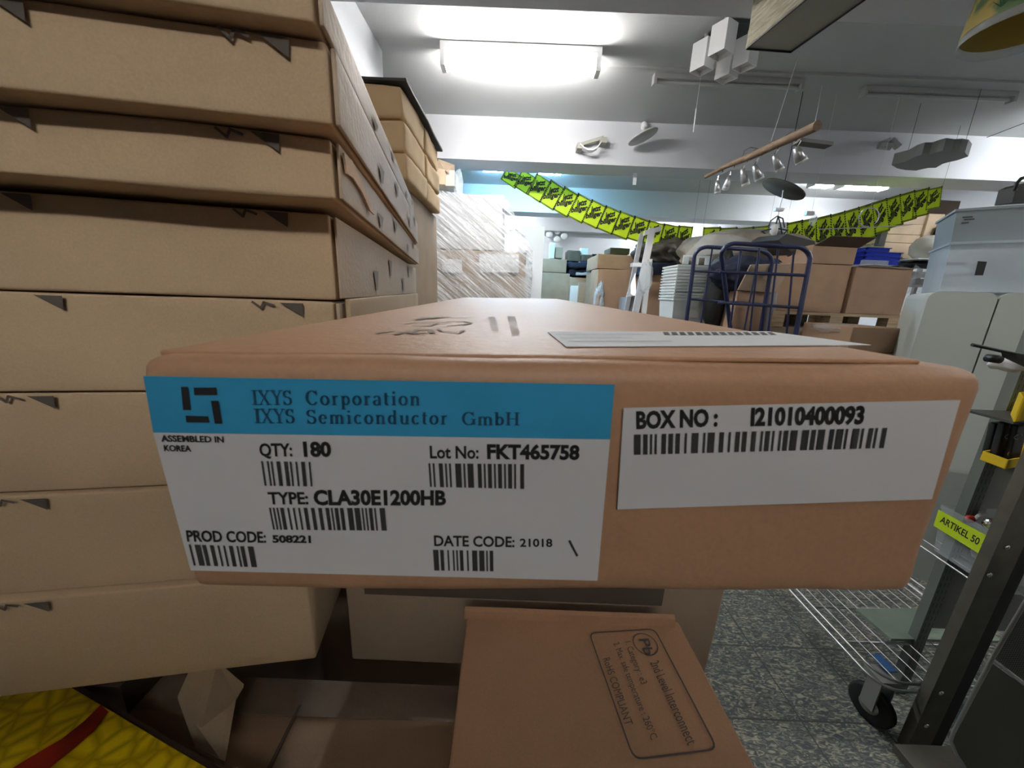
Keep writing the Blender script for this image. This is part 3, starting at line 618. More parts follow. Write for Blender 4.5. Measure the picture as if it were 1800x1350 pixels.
MB().box(atY(1000, 520, 5.8).x, atY(1052, 520, 5.8).x, 5.8, 5.99, 0, .9).build('carton', K_GREY, None, 'plain low carton carrying the card offcuts', 'box')
big = crate(1052, 1112, 474, 560, 5.0, .8, 'large bulging brown carton between the navy bundle and the stepladder', m=K_FAR, zb=0, amp=.03, seed=12)
crate(1052, 1118, 448, 473, 5.02, .75, 'wide brown carton lid slumped over the large bulging carton', m=K_FAR, amp=.012, seed=17)
dk = crate(1073, 1108, 436, 447, 5.2, .35, 'open dark box with a white edge on the wide carton lid', m=K_DARK, amp=.003)
MB().blob(atY(1052, 530, 4.96), (.06, .06, .2), 9, .7, 4, freq=4).build('plastic_bag', CLEAR, None, 'crumpled bluish white plastic strip hanging at the big carton corner', 'bag')
# stepladder
la = thing('stepladder', 'aluminium stepladder leaning among the cartons, rails rising in front of the price banner', 'ladder', (atY(1120, 540, 4.3).x, 4.3, 0))
for (xa, ya), (xb, yb), Yt, Yb, w_, nm in (((1142, 400), (1113, 545), 4.25, 4.15, .07, 'rail'), ((1125, 410), (1107, 500), 4.5, 4.55, .05, 'rail')):
    A = atY(xa, ya, Yt); B = atY(xb, yb, Yb); D = (B - A); B = A + D * ((A.z - .0) / (A.z - B.z))
    MB().obox(B, (w_, 0, 0), (0, .03, 0), A - B).build(nm, ALU, la)
A = atY(1139, 455, 4.22); B = atY(1129, 545, 4.12); D = B - A; B = A + D * (A.z / (A.z - B.z)); MB().obox(B, (.05, 0, 0), (0, .03, 0), A - B).build('rail', ALU, la)
A = atY(1134, 405, 4.25); MB().obox(A, atY(1163, 397, 4.25) - A, (0, .05, 0), (0, 0, -.05)).build('top_rail', ALU, la)
A = atY(1112, 462, 4.3); MB().obox(A, atY(1141, 462, 4.2) - A, (0, .08, 0), (0, 0, -.04)).build('step', ALU, la)
A = atY(1101, 522, 4.5); MB().prism([atY(1117, 480, 4.5), atY(1118, 520, 4.4), atY(1101, 522, 4.4), atY(1103, 515, 4.45)], (0, .02, 0)).build('side_plate', ALU, la)
crate(1101, 1118, 523, 560, 4.6, .3, 'small grey box standing behind the foot of the stepladder', m=mat('grey_box', (.30, .30, .30), .8), zb=0, amp=.002)
MB().blob(atY(1135, 487, 4.05), (.07, .05, .16), 14, .4, 3, freq=3).build('plastic_bag', CLEAR, None, 'thin clear plastic bag hanging from the stepladder rail', 'bag')
# brown load and dark bags right of the ladder
crate(1140, 1190, 482, 560, 4.6, .8, 'brown carton in clear film, right behind the stepladder', m=K_FAR, zb=0, amp=.015, tape=False)
MB().rbox(atY(1138, 483, 4.5), (atY(1190, 483, 4.5) - atY(1138, 483, 4.5)), (0, .9, 0), (0, 0, atY(1150, 458, 4.5).z - atY(1150, 480, 4.5).z), r=.03, amp=.02, seed=44).build('cloth_bundle', NAVYC, None, 'folded navy cloth on the film-covered brown carton', 'bundle')
MB().blob(atY(1165, 447, 4.9), (.36, .4, .17), 21, .3, 4, freq=2.2).build('rubbish_bag', mat('bag_brown', (.085, .075, .06), .35, bump=.6, bscale=9), None, 'dark olive plastic bag heap behind the ladder, below the price banner', 'bag')
MB().blob(atY(1140, 437, 5.1), (.14, .2, .10), 22, .4, 3, freq=2.2).build('rubbish_bag', BLACK, None, 'small black bag on the olive heap, just right of the ladder', 'bag')
crate(1131, 1145, 432, 444, 4.85, .2, 'small white packet lying between ladder and black bag', m=WHITE, amp=.003)

# nested clear bins
bn = atY(1222, 462, 3.2); xa = atY(1188, 464, 3.2).x; xb = atY(1262, 464, 3.2).x; wq = (xb - xa) / 2; cx = (xa + xb) / 2
def tubbin(z, top):
    mb = MB(); h = .42
    pr = []
    for s_, zz_ in ((.80, 0), (1.0, h), (1.06, h), (1.06, h + .014), (.97, h + .016), (.77, .01)):
        pr.append([V((cx + .03 + wq * s_ * a * .92, 3.40 + .16 * s_ * b_, z + zz_)) for a, b_ in ((-1, -1), (1, -1), (1, 1), (-1, 1))])
    vs = [p for q in pr for p in q]; fs = []
    for i in range(len(pr) - 1):
        for k in range(4): fs.append((i * 4 + k, i * 4 + (k + 1) % 4, (i + 1) * 4 + (k + 1) % 4, (i + 1) * 4 + k))
    fs.append((3, 2, 1, 0)); mb.add(vs, fs); return mb
ztop = atY(1222, 465, 3.2).z - .436; stepz = .0255
ordw = ['topmost', 'second from the top', 'third from the top', 'fourth from the top', 'fifth from the top', 'sixth from the top', 'seventh from the top', 'eighth from the top', 'ninth from the top', 'tenth from the top', 'eleventh from the top', 'lowest']
for k in range(12): tubbin(ztop - k * stepz, k == 0).build('storage_bin', FROST, None, 'translucent storage bin, %s of the nest beside the cage trolley' % ordw[k], 'storage bin', 'nested translucent bins')
zl = ztop - 11 * stepz
MB().box(cx - .26, cx + .26, 3.22, 3.64, 0, zl - .001).build('carton', K_GREY, None, 'plain carton on the floor carrying the nest of translucent bins', 'box')
lid_ = thing('bin_lid', 'clear plastic lid with two cut-outs standing upright behind the nested bins', 'lid', atY(1225, 465, 3.5))
mb = MB(); A0 = atY(1200, 464, 3.45); A1 = atY(1250, 464, 3.45); H_ = atY(1200, 448, 3.45).z - A0.z; Wd = A1.x - A0.x
for (a, b_, c, d) in ((0, .2, 0, 1), (.42, .55, 0, 1), (.78, 1, 0, 1), (.2, .42, .75, 1), (.55, .78, .75, 1)): mb.box(A0.x + Wd * a, A0.x + Wd * b_, A0.y, A0.y + .012, A0.z + H_ * c, A0.z + H_ * d)
mb.build('panel', FROST, lid_)

# blue cage trolley
def tub(pts, r, par, name, m=NAVY, n=8): return MB().tube(pts, r, n=n).build(name, m, par)
tr = thing('cage_trolley', 'navy blue tubular cage trolley in front of the nested bins, near frame lower', 'trolley', (atY(1290, 540, 2.7).x, 2.7, 0))
tr['label'] = 'navy blue tubular cage trolley beside the nested bins, wire bars and rounded top corners'
def hoop(xa, ta, xb, tb, ybot, Y, r, par, YR=None):
    YR = YR or Y
    pts = []
    P = lambda x, y, t: atY(x, y, Y + (YR - Y) * t)
    A = P(xa[0], ybot, 0); B = P(xa[1], ta + 22, 0)
    A = B + (A - B) * (B.z / (B.z - A.z)); pts += [A, B]
    for k in range(1, 7):
        g = k / 6 * math.pi / 2; pts.append(P(xa[1] + (1 - math.cos(g)) * 24, ta + 22 - math.sin(g) * 22, .1))
    for k in range(6, 0, -1):
        g = k / 6 * math.pi / 2; pts.append(P(xb[1] - (1 - math.cos(g)) * 24, tb + 22 - math.sin(g) * 22, .95))
    B = P(xb[1], tb + 22, 1); A = P(xb[0], ybot, 1); A = B + (A - B) * (B.z / (B.z - A.z)); pts += [B, A]
    return tub(pts, r, par, 'hoop_frame')
hoop((1208, 1220), 434, (1342, 1357), 440, 552, 2.75, .014, tr)
hoop((1283, 1268), 428, (1402, 1424), 434, 570, 2.45, .014, tr, 2.3)
for (x0, y0), (x1, y1), Y0, Y1, r_ in (((1219, 477), (1300, 480), 2.75, 2.75, .008), ((1213, 526), (1342, 535), 2.75, 2.75, .008), ((1265, 478), (1417, 484), 2.45, 2.3, .010), ((1262, 532), (1410, 541), 2.45, 2.3, .009)):
    tub([atY(x0, y0, Y0), atY(x1, y1, Y1)], r_, tr, 'cross_bar')
for (x0, y0), (x1, y1), Y in (((1252, 437), (1234, 556), 2.75), ((1302, 437), (1286, 560), 2.75), ((1334, 444), (1312, 560), 2.75), ((1303, 440), (1284, 566), 2.42), ((1335, 436), (1320, 566), 2.38), ((1368, 438), (1352, 568), 2.35), ((1395, 445), (1384, 572), 2.33)):
    A = atY(x0, y0, Y); B = atY(x1, y1, Y); tub([A, A + (B - A) * ((A.z - .2) / (A.z - B.z))], .006, tr, 'wire_bar', n=6)
for x in (1215, 1345): 
    p = atY(x, 540, 2.6); MB().lathe([(.0, -.02), (.06, -.02), (.06, .02), (0, .02)], (p.x, p.y, .06), (1, 0, 0)).build('wheel', BLACK, tr)
MB().box(atY(1215, 540, 2.6).x, atY(1400, 540, 2.4).x, 2.32, 2.74, .16, .2).build('deck', NAVY, tr)
# contents of the trolley region: navy bags, flap carton, grey roll
MB().blob(atY(1310, 482, 3.0), (.26, .16, .13), 31, .25, 4, freq=2).build('rubbish_bag', NAVYC, None, 'black and navy bag bulging inside the cage trolley', 'bag')
fc1 = crate(1297, 1352, 512, 575, 2.9, .35, 'brown carton with long open flaps inside the cage trolley', m=K_FAR, zb=.2, amp=.004)
MB().prism([atY(1297, 510, 2.88), atY(1320, 466, 2.75), atY(1390, 464, 2.75), atY(1366, 515, 2.85)], (0, .01, .003)).build('flap', K_FAR2, fc1)
gr = [atY(1356, 515, 2.95), atY(1348, 575, 2.95)]; B = gr[0] + (gr[1] - gr[0]) * ((gr[0].z - .2) / (gr[0].z - gr[1].z))
MB().tube([B, gr[0]], .045, n=14).build('cardboard_tube', mat('grey_tube', (.30, .28, .27), .6), None, 'upright grey roll beside the flap carton in the cage trolley', 'roll')
MB().blob(atY(1262, 510, 3.1), (.10, .1, .3), 32, .3, 3, freq=2).build('rubbish_bag', BLACK, None, 'black bag squeezed between the nested bins and the trolley frame', 'bag')
# film-covered mound above
mo = thing('covered_heap', 'big brown-grey heap under clear film and a dark sheet, above the cage trolley', 'heap', (atY(1300, 440, 3.7).x, 3.7, 1.9))
MB().blob(atY(1305, 448, 3.9), (.62, .5, .24), 41, .2, 4, freq=1.6).build('cardboard_heap', mat('heap_brown', (.22, .19, .15), .8, var=.3, vscale=5), mo)
MB().prism([atY(1262, 410, 3.7), atY(1275, 408, 3.7), atY(1350, 417, 3.6), atY(1385, 418, 3.5), atY(1396, 428, 3.4), atY(1340, 431, 3.5), atY(1290, 415, 3.6)], (0, .25, .015)).build('dark_sheet', DGREY, mo)
mb = MB(); grid_patch(mb, atY(1200, 452, 3.35), atY(1262, 446, 3.3), atY(1285, 412, 3.5), atY(1240, 412, 3.55), 14, 10, .05, 3)
grid_patch(mb, atY(1262, 446, 3.3), atY(1350, 440, 3.3), atY(1340, 424, 3.5), atY(1285, 412, 3.5), 14, 8, .04, 5); mb.build('clear_film', CLEAR, mo)
MB().box(cx + .42, cx + 1.2, 3.66, 4.2, 0, 1.78).build('carton', K_FAR, None, 'big brown carton on the floor beneath the film-covered heap', 'box')
MB().prism([atY(1368, 422, 3.1), atY(1383, 411, 3.1), atY(1432, 424, 3.1), atY(1436, 440, 3.1), atY(1428, 450, 3.1), atY(1396, 448, 3.1)], (0, .4, .03)).build('tarpaulin', DGREY, None, 'dark grey tarpaulin folded over the heap next to the open carton', 'tarpaulin')
MB().blob(atY(1410, 447, 3.2), (.13, .15, .08), 8, .2, 3).build('rubbish_bag', DGREY, None, 'dark grey rounded bag under the tarpaulin beside the open carton', 'bag')

# cartons on a pallet
YP = 2.9
pl = thing('wooden_pallet', 'wooden pallet under the two large brown cartons behind the appliance', 'pallet', (atY(1490, 560, YP).x, YP + .4, atY(1490, 585, YP).z))
x0 = atY(1358, 552, YP).x; x1 = atY(1602, 563, YP).x; zt_ = atY(1480, 551, YP).z
MB().box(x0, x1, YP, YP + .8, zt_ - .022, zt_).build('deck', WOODP, pl)
for f in (.0, .46, .92):
    for yy in (YP, YP + .35, YP + .7): MB().box(x0 + (x1 - x0 - .1) * f, x0 + (x1 - x0 - .1) * f + .1, yy, yy + .09, zt_ - .12, zt_ - .022).build('block', WOODP, pl)
zlow = zt_ - .12
MB().rbox((x0 - .02, YP + .02, zlow - .23), (x1 - x0, 0, 0), (0, .8, 0), (0, 0, .229), r=.01, amp=.005, seed=2).build('carton', K_GREY, None, 'flat film-wrapped brown carton directly under the wooden pallet', 'box')
MB().rbox((x0, YP + .03, 0), (x1 - x0 - .1, 0, 0), (0, .78, 0), (0, 0, zlow - .232), r=.01, amp=.002, seed=2).build('carton', K_GREY, None, 'deep brown carton on the floor at the bottom of the pallet pile', 'box')
cA = crate(1370, 1499, 464, 0, YP + .02, .7, 'large brown carton on the pallet, beside the cage trolley', zb=zt_ + .001, amp=.002)
xA = cA.location.x
cB = crate(1506, 1607, 470, 0, YP + .0, .7, 'large brown open carton on the pallet, behind the appliance', zb=zt_ + .001, amp=.002)
z4 = atY(1440, 464, YP).z + .002
oc = crate(1430, 1509, 432, 0, YP + .03, .5, 'smaller open brown carton with raised dark flap, on the large pallet carton', zb=z4 + .004, amp=.002)
MB().prism([atY(1432, 432, YP + .03), atY(1462, 415, YP - .08), atY(1541, 418, YP - .08), atY(1510, 436, YP + .03)], (0, .004, .004)).build('flap', K_DARK, oc)
MB().prism([atY(1509, 468, YP - .01), atY(1540, 466, YP + .2), atY(1607, 474, YP - .01)], (0, .004, .004)).build('flap', K_DARK, cB)
# blue crates
for k in range(4):
    z = atY(1540, 466 - k * 7.5, YP + .3).z
    xa_, xb_ = atY(1508, 460, YP + .3).x, atY(1570 - (k == 3) * 22, 460, YP + .3).x
    mb = MB(); mb.box(xa_, xb_, YP + .25, YP + .55, z, z + .012)
    for a, b_, c, d in ((xa_, xb_, YP + .25, YP + .262), (xa_, xb_, YP + .538, YP + .55), (xa_, xa_ + .012, YP + .25, YP + .55), (xb_ - .012, xb_, YP + .25, YP + .55)): mb.box(a, b_, c, d, z + .012, z + .028)
    mb.box(xa_ - .006, xb_ + .012, YP + .244, YP + .556, z + .024, z + .030)
    mb.build('blue_tray', BLUEP, None, 'glossy blue plastic tray, %s of the stack behind the open pallet carton' % ['lowest', 'second', 'third', 'topmost'][k], 'tray', 'stacked blue trays')
MB().box(atY(1518, 470, YP + .2).x, atY(1563, 470, YP + .2).x, YP + .215, YP + .24, atY(1540, 471, YP + .2).z, atY(1540, 457, YP + .2).z).build('bin_lid', CLEAR, None, 'small clear plastic box in front of the blue trays', 'box')
# shelving on the far right wall with cartons
YS = 4.6
shf = thing('shelving', 'black metal shelving loaded with cartons behind the pallet cartons', 'shelf', (atY(1620, 470, YS).x, YS + .3, 0))
for (xa_, xb_, y_, th) in ((1555, 1700, 456, .03), (1580, 1700, 476, .03), (1590, 1700, 489, .07)):
    A = atY(xa_, y_, YS); B = atY(xb_, y_, YS); MB().box(A.x, B.x, YS, YS + .6, A.z - th, A.z).build('shelf_board', BLACK, shf)
for x_ in (1556, 1650, 1700):
    A = atY(x_, 489, YS); MB().box(A.x, A.x + .04, YS + .56, YS + .6, 0, 2.1).build('post', BLACK, shf)
sz = atY(1600, 455, YS).z + .003
yy = [455, 427, 412, 394, 373, 352]
for k in range(5):
    crate(1556 + k * 2, 1628 + k * 1.5, yy[k + 1] + .6, 0, YS + .05, .4, 'pale flat carton, %s of the pile on the black shelving' % ['lowest', 'second', 'middle', 'fourth', 'topmost'][k], m=K_FAR2, zb=atY(1590, yy[k], YS + .05).z if k else sz, amp=.003, group='pale cartons on the black shelving')
crate(1634, 1662, 376, 0, YS + .02, .3, 'pale box file with a hand slot, on the glassy bowl side of the shelving', m=K_FAR2, zb=sz + .22, amp=.002)
crate(1630, 1690, 352, 0, YS + .35, .2, 'tall dark brown carton behind the box file on the shelving', m=K_DARK, zb=sz, amp=.003)
MB().box(atY(1632, 430, YS).x, atY(1664, 430, YS).x, YS + .02, YS + .3, sz, sz + .215).build('carton', K_FAR, None, 'brown carton beneath the box file, half hidden by the glass bowl', 'box')
gb_ = atY(1630, 436, YS - .2); MB().lathe([(0.0, -.13), (.08, -.125), (.14, -.06), (.15, .02), (.11, .1), (.05, .13), (0, .135)], gb_, (0, 0, 1), 0, 20).build('glass_lamp', mat('milky_glass', (.5, .48, .46), .15, alpha=.75), None, 'milky round glass lamp resting on the shelf edge', 'lamp')
MB().box(gb_.x - .17, gb_.x + .12, YS - .3, YS - .001, sz - .03, gb_.z - .13).build('shelf_ledge', WHITEP, None, 'short white ledge under the milky glass lamp', 'ledge')
MB().blob(atY(1660, 412, YS - .05), (.08, .08, .16), 3, .5, 3, freq=3).build('cable_bundle', BLACK, None, 'black cable bundle hanging off the shelving end', 'cable')
MB().blob(atY(1625, 466, YS - .1), (.22, .1, .04), 5, .5, 3, freq=3).build('cable_bundle', BLACK, None, 'black cables lying on the lower shelf board', 'cable')
rb = thing('spray_can', 'small dark can with a red cap before the pale cartons', 'can', atY(1550, 432, YS - .2))
p = atY(1548, 432, YS - .2); MB().box(p.x - .03, p.x + .04, p.y, p.y + .05, p.z, p.z + .15).build('body', DGREY, rb); MB().box(p.x - .04, p.x + .0, p.y, p.y + .05, p.z + .15, p.z + .19).build('cap', mat('red_cap', (.5, .02, .02), .5), rb)
MB().blob(atY(1624, 530, 2.95), (.12, .2, .24), 12, .4, 4, freq=4).build('plastic_bag', CLEAR, None, 'shiny clear film bag between pallet cartons and the appliance', 'bag')
crate(1500, 1606, 577, 0, 2.3, .4, 'flat brown carton lying in front of the pallet, half hidden by the labelled carton', zb=atY(1550, 620, 2.3).z, amp=.002)
MB().box(atY(1500, 577, 2.3).x, atY(1606, 577, 2.3).x, 2.3, 2.7, 0, atY(1550, 620, 2.3).z - .002).build('carton', K_FAR, None, 'tall brown carton on the floor under the flat one before the pallet', 'box')
MB().blob(atY(1475, 578, 2.5), (.14, .15, .035), 13, .35, 3, freq=3).build('plastic_bag', CLEAR, None, 'crumpled shiny film below the pallet blocks', 'bag')

# ------------------------------------------------------------------ appliance and bins at the right
YF = 1.7
AU = V((math.cos(.66), -math.sin(.66), 0)); AN = V((-AU.y, AU.x, 0))      # front edge direction and depth direction
A = atY(1626, 540, 1.95); zf = atY(1640, 512, 1.95).z; S1 = onplane(1749, 540, A, AN); W1 = (S1 - A).dot(AU)
def appliance(o, wd, z1, lab):
    r = .04; pts = [(0, 0.0)]
    for k in range(7): g = math.pi - k / 6 * math.pi / 2; pts.append((r + r * math.cos(g), z1 - r + r * math.sin(g)))
    for k in range(7): g = math.pi / 2 - k / 6 * math.pi / 2; pts.append((wd - r + r * math.cos(g), z1 - r + r * math.sin(g)))
    pts.append((wd, 0.0))
    return MB().prism([V((o.x, o.y, 0)) + AU * x + V((0, 0, z)) for x, z in pts], AN * .55).build('appliance', APPL, None, lab, 'appliance')
ap = appliance(A, W1, zf, 'greenish white household appliance with rounded top corner under the storage bins')
ap2 = appliance(A + AU * (W1 + .006), .6, zf, 'second pale appliance beside the first, joined at a dark vertical gap behind the black rod')
def para_bin(p0, p1, dep, z0, z1, lab, m, tp=.93, rim=True, name='storage_bin', cat='storage bin'):
    p0, p1 = V(p0), V(p1); d = p1 - p0; nrm = V((-d.y, d.x, 0)).normalized() * dep; mb = MB(); c = (p0 + p1 + nrm) / 2; c = p0 + d / 2 + nrm / 2
    rings = []
    for s_, z in ((tp, z0), (1, z1), (1.02, z1), (1.02, z1 + .012), (.98, z1 + .012)):
        rings.append([V((c.x + (q.x - c.x) * s_, c.y + (q.y - c.y) * s_, z)) for q in (p0, p1, p1 + nrm, p0 + nrm)])
    vs = [q for r_ in rings for q in r_]; fs = []
    for i in range(4):
        for k in range(4): fs.append((i * 4 + k, i * 4 + (k + 1) % 4, i * 4 + 4 + (k + 1) % 4, i * 4 + 4 + k))
    fs.append((3, 2, 1, 0)); 
    if rim: fs.append((16, 17, 18, 19))
    mb.add(vs, fs); return mb.build(name, m, None, lab, cat)
BO = A + AN * .03
def Bq(x, y, off=0.0): return onplane(x, y, BO - AN * off, AN)
p0 = Bq(1672, 430); p1 = p0 + AU * .75
b1 = para_bin((p0.x, p0.y, 0), (p1.x, p1.y, 0), .40, zf + .002, p0.z, 'large translucent bluish storage bin with small dark label, standing on the appliance', BIN, .97)
MB().prism([Bq(1719, 459, .004), Bq(1735, 460, .004), Bq(1728, 484, .004), Bq(1713, 484, .004)], AN * .001).build('label', BLACK, b1, label='small dark rectangular label')
BO = A + AN * .06; p0b = Bq(1682, 372); p1b = p0b + AU * .7
b2 = para_bin((p0b.x, p0b.y, 0), (p1b.x, p1b.y, 0), .36, p0.z + .014, p0b.z, 'grey-blue storage box with faint dark lettering, stacked on the translucent bin', mat('greyblue_plastic', (.27, .32, .35), .45, var=.06, vscale=4), .96)
mb = MB()
for x0, x1, y in ((1692, 1710, 381), (1695, 1713, 385), (1690, 1703, 391)): mb.prism([Bq(x0, y, .006), Bq(x1, y - 1, .006), Bq(x1, y + 1, .006), Bq(x0, y + 2, .006)], AN * .001)
mb.build('lettering', DGREY, b2)
crate(1655, 1672, 432, 512, 2.35, .03, 'grey upright box behind the translucent bin on the appliance side', m=mat('grey_panel', (.33, .37, .38), .6), zb=0, amp=.001)
hb = atY(1800, 335, 1.45); th = thing('black_bag', 'black bag hanging from a hook at the beam, top of the bins', 'bag', hb)
MB().prism([atY(1779, 356, 1.45), atY(1787, 328, 1.45), atY(1800, 322, 1.45), atY(1830, 330, 1.45), atY(1835, 352, 1.45)], (0, .05, 0)).build('pouch', BLACK, th)
MB().tube([atY(1784, 335, 1.45), atY(1787, 322, 1.45), atY(1795, 314, 1.45), atY(1806, 311, 1.45), atY(1815, 315, 1.45), atY(1818, 328, 1.45)], .006, n=8).build('handle', BLACK, th)
bz = atY(1820, 311, 1.45); MB().tube([bz, V((bz.x, bz.y, HC))], .002, n=6).build('cord', BLACK, th)

# rod with clamp and white roll
rd = thing('hook_rod', 'black rod with clamp projecting in front of the pale appliance', 'rod', atY(1760, 617, .95))
MB().tube([atY(1709, 606, .95), atY(1830, 632, .95)], .0042, n=10).build('rod', BLACK, rd)
MB().prism([atY(1786, 622, .94), atY(1830, 632, .94), atY(1830, 650, .94), atY(1795, 634, .94), atY(1788, 630, .94)], (0, .03, 0)).build('clamp', BLACK, rd)
tb = thing('white_roll', 'white taped roll with a dark core below the black rod', 'roll', atY(1775, 640, 1.1))
MB().blob(atY(1778, 640, 1.1), (.055, .04, .022), 6, .3, 3).build('wrapper', mat('white_film', (.75, .76, .80), .3), tb)
MB().lathe([(0, 0), (.012, 0), (.012, .03), (0, .03)], atY(1758, 632, 1.055), (0, 1, 0), 0, 14).build('core', BLACK, tb)
WIRE = mat('wire_steel', (.42, .42, .42), .35, 1.0)
rk = thing('shelf_rack', 'grey slotted shelf upright with wire shelves beside the black-posted stand', 'rack', (1.45, 1.15, 0))
up = atY(1752, 780, 1.12); UPR = bpy.data.materials.new('slotted_steel'); UPR.use_nodes = True; N = UPR.node_tree.nodes; L = UPR.node_tree.links; b = N['Principled BSDF']
tc = N.new('ShaderNodeTexCoord'); br = N.new('ShaderNodeTexBrick'); br.inputs['Scale'].default_value = 1; br.inputs['Brick Width'].default_value = .014; br.inputs['Row Height'].default_value = .03; br.inputs['Mortar Size'].default_value = .006; br.offset = 0
mp = N.new('ShaderNodeMapping'); mp.inputs['Rotation'].default_value = (math.radians(90), 0, 0); L.new(tc.outputs['Object'], mp.inputs[0]); L.new(mp.outputs[0], br.inputs[0])
br.inputs['Color1'].default_value = br.inputs['Color2'].default_value = (.03, .035, .03, 1); br.inputs['Mortar'].default_value = (.16, .18, .16, 1); L.new(br.outputs[0], b.inputs['Base Color']); b.inputs['Roughness'].default_value = .5
MB().box(up.x - .012, up.x + .028, 1.12, 1.15, 0, 2.1).build('upright', UPR, rk)
MB().box(up.x - .012 + .7, up.x + .028 + .7, 1.12, 1.15, 0, 2.1).build('upright', UPR, rk)
MB().box(up.x + .03, up.x + .75, 1.15, 1.155, .3, 1.05).build('back_plate', mat('rack_back', (.16, .17, .16), .6), rk)
# yellow trays with black pouches
def ytray(c, lf, w_, h, lab):
    c, lf = V(c), V(lf); e = V((w_, .10, 0)); f_ = lf - c; mb = MB(); u = V((0, 0, h))
    for a, b_ in ((c, e), (c, f_), (c + f_, e), (c + e, f_)):
        n_ = b_.normalized().cross(V((0, 0, 1))) * .003; mb.obox(a, b_, n_, u)
    mb.obox(c, e, f_, (0, 0, .003)); return mb.build('display_tray', YELLOW, None, lab, 'tray')
C_ = atY(1764, 824, 1.0); Lf = atZ(1722, 808, C_.z)
y2 = ytray(C_, Lf, .32, .03, 'yellow cardboard display tray holding black pouches, above the clear bin')
C2 = atY(1772, 745, 1.0); 
y1 = ytray(atY(1781, 741, 1.0), atZ(1776, 728, atY(1781, 741, 1.0).z), .3, .07, 'tall yellow cardboard display tray at the picture edge, upper of two')
for k, (xx, yy_, ww, hh_) in enumerate(((1738, 798, 34, 52), (1752, 803, 34, 58), (1775, 808, 36, 58))):
    o = atY(xx, yy_, 1.03 + .02 * (2 - k)); o.z = C_.z + .005; tp_ = atY(xx, yy_ - hh_, 1.03 + .02 * (2 - k)).z
    po = MB().rbox(o, (.062, .02, 0), (0, .018, 0), (0, .01, tp_ - o.z), r=.004, amp=.002, seed=k).build('pouch', BLACK, None, 'black pouch with white script lines in the yellow tray, %s' % ('deepest one', 'middle one', 'front one')[k], 'pouch', 'black pouches in the tray')
    mb = MB(); fnn = V((.3, -1, 0)).normalized()
    for j in range(2):
        base_ = o + V((.03, .008, (tp_ - o.z) * (.25 + .45 * j))) - V((0, .014, 0))
        stroke(mb, [base_ + V((math.cos(t_ * .5) * .022, math.cos(t_ * .5) * .007, math.sin(t_ * .5) * .008)) for t_ in range(0, 11)], .0025, V((0, -1, 0)), 0, .002)
    mb.build('script_print', WHITE, po)
MB().box(up.x + .07, up.x + .4, 1.03, 1.12, C_.z - .012, C_.z - .002).build('shelf_plate', DGREY, rk)
a_ = atY(1781, 741, 1.0); MB().box(a_.x + .002, a_.x + .3, 1.0, 1.12, a_.z - .008, a_.z - .001).build('shelf_plate', DGREY, rk)
# clear bin with the price strip
FT0 = atY(1655, 893, 1.16); FT1 = atZ(1790, 966, FT0.z); dd_ = (FT1 - FT0); dd_.z = 0
cb = para_bin(FT0, FT1, .26, FT0.z - .165, FT0.z, 'clear plastic bin with yellow-green price strip, full of small articles', CLEAR, .9, False)
nb = V((dd_.y, -dd_.x, 0)).normalized(); pb0 = FT0 + nb * .006
if nb.dot(EYE - FT0) < 0: nb = -nb
pb0 = FT0 + nb * .008
def BP(x, y): return onplane(x, y, pb0, nb)
mb = MB(); mb.prism([BP(1650, 896), BP(1760, 955), BP(1748, 990), BP(1641, 924)], nb * .0004, 0)
write(mb, 'ARTIKEL 50 CENT', BP(1652, 917), BP(1764, 986), BP(1656, 907), nb, 1, .02, .0006)
mb.build('price_strip', [mat('strip_green', (.62, .82, .02), .5), INK], cb, label='yellow-green strip reading ARTIKEL 50 CENT')
cz = FT0.z - .01
mid_ = FT0 + dd_ * .5 - nb * .13
bl_ = atZ(1742, 922, cz + .01); MB().blob(bl_, (.02, .02, .022), 2, .05, 3).build('chrome_ball', CHROME, None, 'shiny chrome ball on top of the articles in the clear bin', 'ornament')
q = atZ(1714, 916, cz + .005); MB().rbox(q, (.05, .02, 0), (0, .01, .004), (0, -.008, .022), r=.002, amp=.002, seed=4).build('price_card', mat('card_grey', (.5, .5, .48), .7), None, 'small grey printed card in the clear bin beside the chrome ball', 'card')
MB().blob(atZ(1706, 912, cz + .006), (.016, .012, .014), 3, .2, 2).build('red_article', mat('red_gloss', (.45, .03, .02), .25), None, 'small glossy red article beside the printed card in the bin', 'article')
for k, (dx, dn, dz, m_, lab) in enumerate(((.3, .06, .06, mat('grey_wrap', (.45, .47, .5), .4), 'crumpled grey-white packet low in the clear bin, behind the strip'), (.62, .07, .055, mat('grey_wrap', (.45, .47, .5), .4), 'second crumpled grey-white packet in the clear bin, closer to the post'), (.45, .10, .10, mat('mauve', (.16, .08, .09), .6), 'dark reddish packet between the grey packets in the bin'), (.7, .16, .12, BLACK, 'black article under the chrome ball in the bin'))):
    q = FT0 + dd_ * (dx + .15) - nb * (dn + .02); MB().blob((q.x, q.y, FT0.z - .165 + dz), (.038, .03, .04), 10 + k, .35, 3, freq=2.5).build('packet', m_, None, lab, 'packet')
zs = FT0.z - .168
for k in range(7):
    a = FT0 + dd_ * (-.3) - nb * (.0 + .05 * k); b_ = FT0 + dd_ * 1.0 - nb * (.05 * k); a.z = b_.z = zs - .006
    MB().tube([a, b_], .0018 if k else .0035, n=6).build('wire', WIRE, rk)
